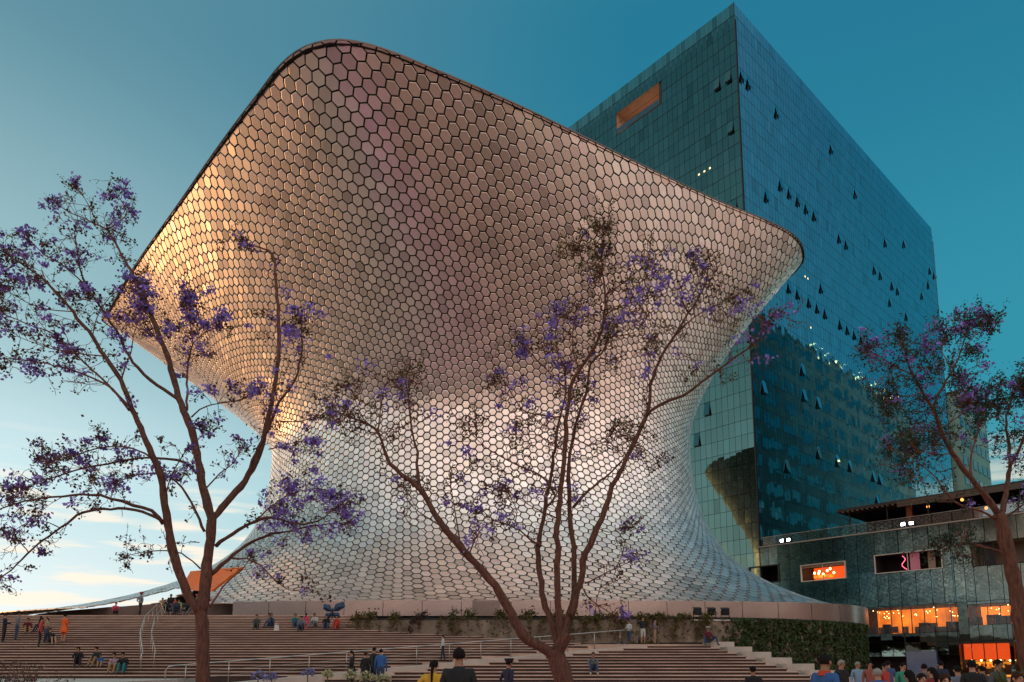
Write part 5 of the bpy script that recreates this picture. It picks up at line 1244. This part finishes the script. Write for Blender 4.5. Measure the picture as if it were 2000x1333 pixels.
ST = [  # feet pixel, turn, height, pose, kw, label
 ((6, 1252), 1.9, 1.72, stand(arms='front'), dict(top=NAVY, bottom=BLACK, sleeves='long'), 'person in dark navy clothes cut by the picture edge on the stairs'),
 ((31, 1248), 2.4, 1.70, stand(arms='down'), dict(top=GREY, bottom=JEANS, sleeves='long'), 'person in grey top and jeans near the picture edge on the stairs'),
 ((53, 1236), .6, 1.68, sit(), dict(top=MAROON, bottom=KHAKI), 'seated person in maroon top with tan trousers high on the stairs'),
 ((68, 1234), -.4, 1.66, sit(), dict(top=DRED, bottom=NAVY, hair='long'), 'seated person in dark red top and navy trousers high on the stairs'),
 ((76, 1263), 2.2, 1.72, stand(arms='down'), dict(top=RED, bottom=BLACK, hair='long', sleeves='none'), 'woman in red top and black trousers standing on the stairs'),
 ((89, 1253), -.5, 1.52, stand(arms='front'), dict(top=TAN, bottom=JEANS, hair='long', hairm=M_HAIRB), 'standing girl in tan top and jeans beside the woman in red'),
 ((105, 1257), .9, 1.64, sit(.10, .09, 'back'), dict(top=BLACK, bottom=BLACK, legs='short', sleeves='none', hair='long'), 'woman in black leaning back on the stairs with bare legs'),
 ((123, 1254), 2.8, 1.70, stand(arms='front'), dict(top=ORANGE_, bottom=ORANGE_, hair='short', sleeves='long', legs='short', skirt=.28), 'person in a bright orange dress standing on the stairs'),
 ((150, 1305), .5, 1.68, sit(-.10), dict(top=BLACK, bottom=BLACK, hair='long'), 'person in black hunched on the lower stairs, first of the seated row'),
 ((176, 1304), -.2, 1.70, sit(), dict(top=(.02, .035, .03), bottom=KHAKI), 'seated person in dark green shirt and khaki trousers on the lower stairs'),
 ((193, 1303), .3, 1.10, sit(), dict(top=BLUE, bottom=TAN), 'small child in blue seated on the lower stairs'),
 ((216, 1315), .1, 1.70, sit(-.09), dict(top=(.42, .28, .33), bottom=KHAKI, sleeves='long'), 'seated man in pale pink shirt and khaki trousers on the lower stairs'),
 ((234, 1317), .2, 1.72, sit(-.09), dict(top=BLACK, bottom=TEAL), 'seated person in black top and teal jeans, last of the seated row'),
 ((499, 1229), .2, 1.70, sit(), dict(top=(.07, .075, .07), bottom=(.05, .05, .045)), 'lone seated person in charcoal shirt high on the stairs past the trunk'),
 ((519, 1226), -.5, 1.68, sit(-.1), dict(top=NAVY, bottom=JEANS, hair='long'), 'seated woman in navy with long dark hair, first of the couple'),
 ((531, 1226), .6, 1.66, sit(-.1), dict(top=(.12, .14, .17), bottom=NAVY, hair='long'), 'seated woman in slate top with a white bag, second of the couple'),
 ((577, 1226), .4, 1.62, sit(), dict(top=TEAL, bottom=JEANS), 'seated person in teal half hidden in the family group'),
 ((586, 1234), .1, 1.72, sit(), dict(top=(.14, .15, .20), bottom=NAVY), 'seated man in grey blue shirt in the family group'),
 ((597, 1231), 2.9, 1.12, stand(), dict(top=PINK, bottom=PINK, hair='long', skirt=.2), 'little girl standing in bright pink by the family group'),
 ((608, 1227), -.3, 1.66, sit(), dict(top=WHITE_, bottom=GREY), 'seated person in white t-shirt beside the girl in pink'),
 ((635, 1230), .1, 1.68, sit(), dict(top=BLACK, bottom=JEANS), 'seated person in black under the dark blue balloon'),
 ((652, 1228), -.3, 1.64, sit(), dict(top=RED, bottom=RED, sleeves='long', hair='long'), 'seated woman in a red dress beside the balloon'),
 ((1160, 1318), .0, 1.74, sit(-.12, .15), dict(top=GREY, bottom=JEANS, shoe=WHITE_), 'man in grey t-shirt and jeans sitting alone on the steps'),
]
for (u, v), rz, hgt, jn, kw, lb in ST:
    seated = 'seat' in lb or 'sitting' in lb or 'hunched' in lb or 'leaning' in lb
    person(lb, stair_spot(u, v, seated), rz, hgt, jn, group='people on the stairs', face=False, **kw)
def on_z(u, y, z): p = at_y(u, 1200, y); return (p[0], y, z + .002)
# along the top landing by the entrance
ZL = step_z(27)
person('person in pink top crouching at the top of the stairs', on_z(225, 53.3, ZL), .7, 1.65, crouch(), PINK, BLACK, sleeves='long', hair='tail', group='people on the stairs')
person('man in grey shirt with hands on hips at the top of the stairs', on_z(273, 53.4, ZL), 2.6, 1.78, stand(arms='hips', stride=.12), (.20, .20, .22), BLACK, cap=(.45, .06, .10), group='people on the stairs')
person('woman in black top pushing a stroller by the entrance', on_z(332, 54.0, ZL), .5, 1.72, stand(arms='front'), BLACK, GREY, hair='long', hairm=M_HAIRB, sleeves='none', group='people on the stairs')
person('child in red shirt between the strollers', on_z(341, 53.6, ZL), -.4, 1.35, stand(arms='front'), RED, NAVY, group='people on the stairs')
person('child in yellow green vest next to the child in red', on_z(348, 53.8, ZL), .3, 1.3, stand(), (.40, .62, .05), NAVY, group='people on the stairs')
person('child in beige clothes left of the strollers', on_z(316, 54.2, ZL), .2, 1.45, stand(), TAN, TAN, hairm=M_HAIRB, group='people on the stairs')
person('person with a pink cap behind the tall trunk', on_z(383, 54.2, ZL), .2, 1.68, stand(arms='front'), GREY, NAVY, cap=(.6, .12, .2), group='people on the stairs')
# group in front of the ramp
for u, y, k, rz, hgt, jn, kw, lb in (
 (690, 31.0, -3, -1.2, 1.70, stand(arms='front'), dict(top=BLACK, bottom=BLACK, sleeves='long', hair='tail', skirt=.45), 'woman in a black suit dress standing at the foot of the ramp'),
 (716, 31.2, -3, 2.6, 1.64, stand(arms='down'), dict(top=BLACK, bottom=GREY, hair='short', hairm=M_HAIRB, skirt=.35), 'woman in black with a pale bag facing the group at the ramp'),
 (732, 31.8, -2, 2.4, 1.70, stand(), dict(top=BLACK, bottom=NAVY), 'man in black half hidden behind the man in blue'),
 (746, 31.1, -3, UP + .1, 1.78, stand(), dict(top=BLUE, bottom=JEANS, sleeves='long', girth=1.1), 'man in blue shirt and jeans seen from behind at the ramp')):
    person(lb, on_z(u, y, step_z(k)), rz, hgt, jn, group='people in front of the ramp', **kw)
rz_ = lambda y: .49 + (y - 29.8) / 11.5 * 2.27
person('girl in white shirt and navy trousers walking down the ramp', on_z(866, 36.9, 1.78), -1.3, 1.32, stand(stride=.16, arms='walk'), WHITE_, NAVY, hair='tail', group='people in front of the ramp')
person('child in white shirt and jeans by the end of the rail', on_z(1228, 42.0, 2.75), -.9, 1.42, stand(stride=.1, arms='front'), WHITE_, JEANS, hairm=M_HAIRB, group='people at the ramp top')
person('woman in black jacket and white shorts at the ramp top', on_z(1255, 41.9, 2.75), .3, 1.62, stand(arms='wave'), BLACK, WHITE_, hair='long', hairm=M_HAIRB, sleeves='long', legs='short', group='people at the ramp top')
person('person in lilac top and tan trousers at the ramp top', on_z(1278, 42.1, 2.75), 1.2, 1.52, stand(arms='front'), (.22, .16, .22), TAN, hair='long', group='people at the ramp top')
person('person in maroon hoodie and jeans sitting knees apart against the ivy wall', on_z(1385, 40.4, 2.50), .1, 1.75, sit(-.03, .34, 'knees', .35, .40), MAROON, JEANS, sleeves='long', cap=(.4, .38, .36), group='people at the ramp top')
# plaza foreground, seen from behind
person('man in black t-shirt seen from behind, looking at the stairs', on_z(897, 10.2, .0), UP, 1.80, stand(), BLACK, NAVY, skin=1, girth=1.12, group='onlookers seen from behind')
person('woman in yellow t-shirt with a ponytail and hand on hip', on_z(848, 13.6, .0), UP - .25, 1.66, stand(arms='hips'), YELLOW, JEANS, skin=1, hair='tail', group='onlookers seen from behind')
person('guard in dark uniform and peaked cap on the plaza', on_z(993, 21.0, .0), UP - .9, 1.72, stand(arms='back'), NAVY, NAVY, skin=1, sleeves='short', cap=BLACK, group='onlookers seen from behind')
person('short person in black t-shirt below the right hand steps', on_z(1466, 17.0, .0), UP, 1.54, stand(), BLACK, NAVY, skin=1, group='onlookers seen from behind')
# crowd towards the podium
CR = [(1604, 10.6, UP - 1.1, 1.72, dict(top=BLUE, bottom=NAVY, skin=1, girth=1.1), 'man in royal blue shirt with a red scarf at his neck'),
 (1636, 19, .4, 1.70, dict(top=BLACK, bottom=BLACK, sleeves='long', face=True, hairm=M_HAIRG), 'man in black jacket with pale hair walking in the crowd'),
 (1668, 25, .1, 1.68, dict(top=LBLUE, bottom=NAVY, hairm=M_HAIRG, face=True, sleeves='long'), 'older man in light blue shirt walking in the crowd'),
 (1692, 24, -.2, 1.70, dict(top=(.30, .10, .07), bottom=BLACK, hair='long', face=True), 'woman in rust patterned top next to the older man'),
 (1707, 13.5, UP, 1.50, dict(top=BLUE, bottom=NAVY, hairm=M_HAIRG), 'person in bright blue shirt seen from behind in the crowd'),
 (1719, 22, .5, 1.62, dict(top=RED, bottom=NAVY, face=True), 'person in red shirt behind the bright blue shirt'),
 (1728, 26, UP, 1.72, dict(top=(.06, .1, .2), bottom=NAVY), 'person in slate blue shirt deep in the crowd'),
 (1755, 21, .2, 1.63, dict(top=GREEN, bottom=WHITE_, hair='long', face=True, sleeves='none', skin=2), 'woman in emerald green top in the crowd'),
 (1768, 12.0, UP, 1.48, dict(top=BLACK, bottom=BLACK, hair='long'), 'woman with long black hair seen from behind in the crowd'),
 (1789, 12.5, .1, 1.42, dict(top=(.15, .10, .12), bottom=NAVY, hair='long', face=True, skin=2), 'dark haired woman facing the camera, low at the picture edge'),
 (1797, 20, UP - .6, 1.60, dict(top=(.16, .12, .10), bottom=BLACK, skin=1), 'man with cropped hair in brown in front of the pale shutter'),
 (1813, 15, UP + .4, 1.52, dict(top=DRED, bottom=BLACK, hair='long'), 'person with dark bob hair in front of the pale shutter'),
 (1834, 10.2, -.2, 1.44, dict(top=(.09, .05, .06), bottom=NAVY, hair='long', hairm=M_HAIRB, face=True, skin=2), 'woman with long auburn hair close to the camera'),
 (1830, 24, UP, 1.70, dict(top=NAVY, bottom=BLACK), 'tall person in navy behind the auburn haired woman'),
 (1862, 16, UP, 1.55, dict(top=(.17, .19, .25), bottom=NAVY), 'person in grey blue shirt before the lit shop'),
 (1890, 14.5, UP - .3, 1.66, dict(top=BLACK, bottom=BLACK, girth=1.1), 'person in black silhouetted against the lit red shop'),
 (1909, 18, UP + .3, 1.55, dict(top=(.05, .05, .06), bottom=BLACK), 'smaller dark figure beside the silhouette at the lit shop'),
 (1938, 15.5, .4, 1.68, dict(top=(.09, .095, .11), bottom=NAVY, face=True), 'man in grey jacket with glasses facing out by the lit shop'),
 (1974, 11.2, .15, 1.45, dict(top=(.10, .06, .05), bottom=NAVY, hair='long', hairm=M_HAIRB, face=True, skin=2), 'brown haired woman facing the camera at the lower corner')]
scarf_at = None
for u, y, rz, hgt, kw, lb in CR:
    o = person(lb, on_z(u, y, 0), rz, hgt, stand(arms='down'), group='crowd in front of the podium', **kw)
    if 'scarf' in lb:
        sc = hgt / 1.715; mb = MB(); V = []
        for r_, z_ in ((.10, 1.40), (.085, 1.44), (.075, 1.47)):
            for k in range(12): V.append((r_ * math.cos(k * .5236) * sc * 1.1, r_ * math.sin(k * .5236) * sc, z_ * sc))
        mb.add(V, [(i * 12 + k, i * 12 + (k + 1) % 12, (i + 1) * 12 + (k + 1) % 12, (i + 1) * 12 + k) for i in range(2) for k in range(12)])
        me = bpy.data.meshes.new('scarf'); me.from_pydata(mb.v, [], mb.f); me.materials.append(cloth((.55, .06, .02))); put(bpy.data.objects.new('scarf', me), o)
p_ = ppt(7.6, PH, -.9); person('dark figure standing at the podium terrace rail', (p_[0], p_[1], p_[2] + .02), .6, 1.7, stand(), BLACK, BLACK, group='people on the terrace')
# strollers
def stroller(u, y, rz, c, label):
    b = at_y(u, 1200, y); b = np.array([b[0], y, ZL + .003]); o = root('baby_stroller', tuple(b), label, 'stroller', 'strollers by the entrance', rz)
    def P(x, yy, z): return (x, yy, z)
    def bld(mb, nm, mt):
        me = bpy.data.meshes.new(nm); me.from_pydata(mb.v, [], mb.f); me.materials.append(mt); put(bpy.data.objects.new(nm, me), o)
    for x in (-.24, .24):
        for yy in (-.35, .35):
            mb = MB(); pts = [(x, yy + .11 * math.cos(a_), .12 + .11 * math.sin(a_)) for a_ in np.linspace(0, 6.283, 13)]; mb.tube(pts, .022, 5, cap=False); bld(mb, 'wheel', M_SHOE)
        mb = MB(); mb.tube([(x, -.35, .12), (x, .05, .50), (x, .45, 1.02), (x, .52, 1.05)], .014, 5); mb.tube([(x, .35, .12), (x, -.1, .55)], .014, 5); bld(mb, 'frame', M_STEEL)
    mb = MB(); mb.tube([(-.24, .52, 1.05), (.24, .52, 1.05)], .016, 6); bld(mb, 'handle', M_SHOE)
    mb = MB(); mb.add([(-.22, -.30, .45), (.22, -.30, .45), (.22, .12, .40), (-.22, .12, .40), (-.22, .32, .85), (.22, .32, .85), (-.22, -.30, .38), (.22, -.30, .38), (.22, .16, .33), (-.22, .16, .33), (-.22, .36, .83), (.22, .36, .83)], [(0, 1, 2, 3), (3, 2, 5, 4), (6, 9, 8, 7), (9, 10, 11, 8), (0, 6, 7, 1), (4, 5, 11, 10), (0, 3, 9, 6), (3, 4, 10, 9), (1, 7, 8, 2), (2, 8, 11, 5)]); bld(mb, 'seat', cloth(c))
    mb = MB(); V = []
    for i in range(6):
        a_ = .2 + i * .32
        for x in (-.24, -.12, .12, .24): V.append((x, .22 - .42 * math.sin(a_) * (1 if abs(x) < .2 else .9), .62 + .36 * math.cos(a_ - .2) * (1 if abs(x) < .2 else .93)))
    mb.add(V, [(i * 4 + k, i * 4 + k + 1, i * 4 + k + 5, i * 4 + k + 4) for i in range(5) for k in range(3)]); bld(mb, 'hood', cloth(c))
stroller(325, 53.3, .9, BLACK, 'black baby stroller nearest the child in beige')
stroller(344, 53.0, .3, NAVY, 'navy baby stroller, middle one of three by the entrance')
stroller(363, 53.2, -.3, BLACK, 'black baby stroller next to the tall trunk')
# foil balloon over the family, bag, bottle
b = stair_spot(641, 1228); bl_ = root('foil_balloon', (b[0] + .1, b[1] + .5, b[2] + .35), 'dark blue butterfly shaped foil balloon held over the seated family', 'balloon'); c_ = np.array([b[0] + .1, b[1] + .5, b[2] + 1.15])
M_FOIL = material('blue foil', (.015, .045, .10), .4, .4, bump=(9, .5, .03))
for sx, pts in ((-1, [(0, .1), (.15, .55), (.55, .62), (.62, .30), (.35, .10)]), (1, [(0, .1), (.2, .6), (.7, .78), (.85, .42), (.4, .12)]), (-1, [(0, .05), (.4, .02), (.5, -.28), (.22, -.42), (.06, -.2)]), (1, [(0, .05), (.45, .04), (.55, -.25), (.3, -.40), (.06, -.2)])):
    mb = MB(); P = np.array([(sx * x, 0, z) for x, z in pts]) + c_; n_ = len(P); m_ = P.mean(0)
    mb.add(list(P) + [m_ - [0, .10, 0], m_ + [0, .10, 0]], [(i, (i + 1) % n_, n_) for i in range(n_)] + [((i + 1) % n_, i, n_ + 1) for i in range(n_)]); mb.build('wing', M_FOIL, bl_)
mb = MB(); mb.ball(c_, (.07, .09, .38), 8, 6); mb.build('body', M_DARK, bl_, True)
mb = MB(); mb.tube([c_ - [0, 0, .36], c_ - [0, 0, .8]], .006, 4); mb.build('string', M_WHITE, bl_)
b = stair_spot(533, 1228, True); mb = MB(); b = np.array(b) + [.25, -.02, 0]
mb.add([b + np.array(p) for p in ((-.15, -.07, 0), (.15, -.07, 0), (.15, .07, 0), (-.15, .07, 0), (-.12, -.05, .36), (.12, -.05, .34), (.12, .05, .35), (-.12, .05, .37))], [(3, 2, 1, 0), (4, 5, 6, 7), (0, 1, 5, 4), (1, 2, 6, 5), (2, 3, 7, 6), (3, 0, 4, 7)])
mb.tube([b + np.array((-.07, 0, .34)), b + np.array((-.06, 0, .5)), b + np.array((.06, 0, .5)), b + np.array((.07, 0, .34))], .01, 5)
bo = mb.build('shopping_bag', cloth((.6, .58, .55))); tag(bo, 'white carrier bag at the feet of the seated couple', 'bag')
b = np.array((*at_y(1251, 1267, 40.9)[:2], step_z(11) + .002)); b[1] = 41.25; b[2] = 2.752
mb = MB(); mb.tube([b, b + [0, 0, .30], b + [0, 0, .34], b + [0, 0, .40], b + [0, 0, .46]], [.075, .075, .05, .03, .03], 10); bo = mb.build('bottle', M_DARK, None, True); tag(bo, 'dark bottle standing at the edge of the ramp landing', 'bottle')
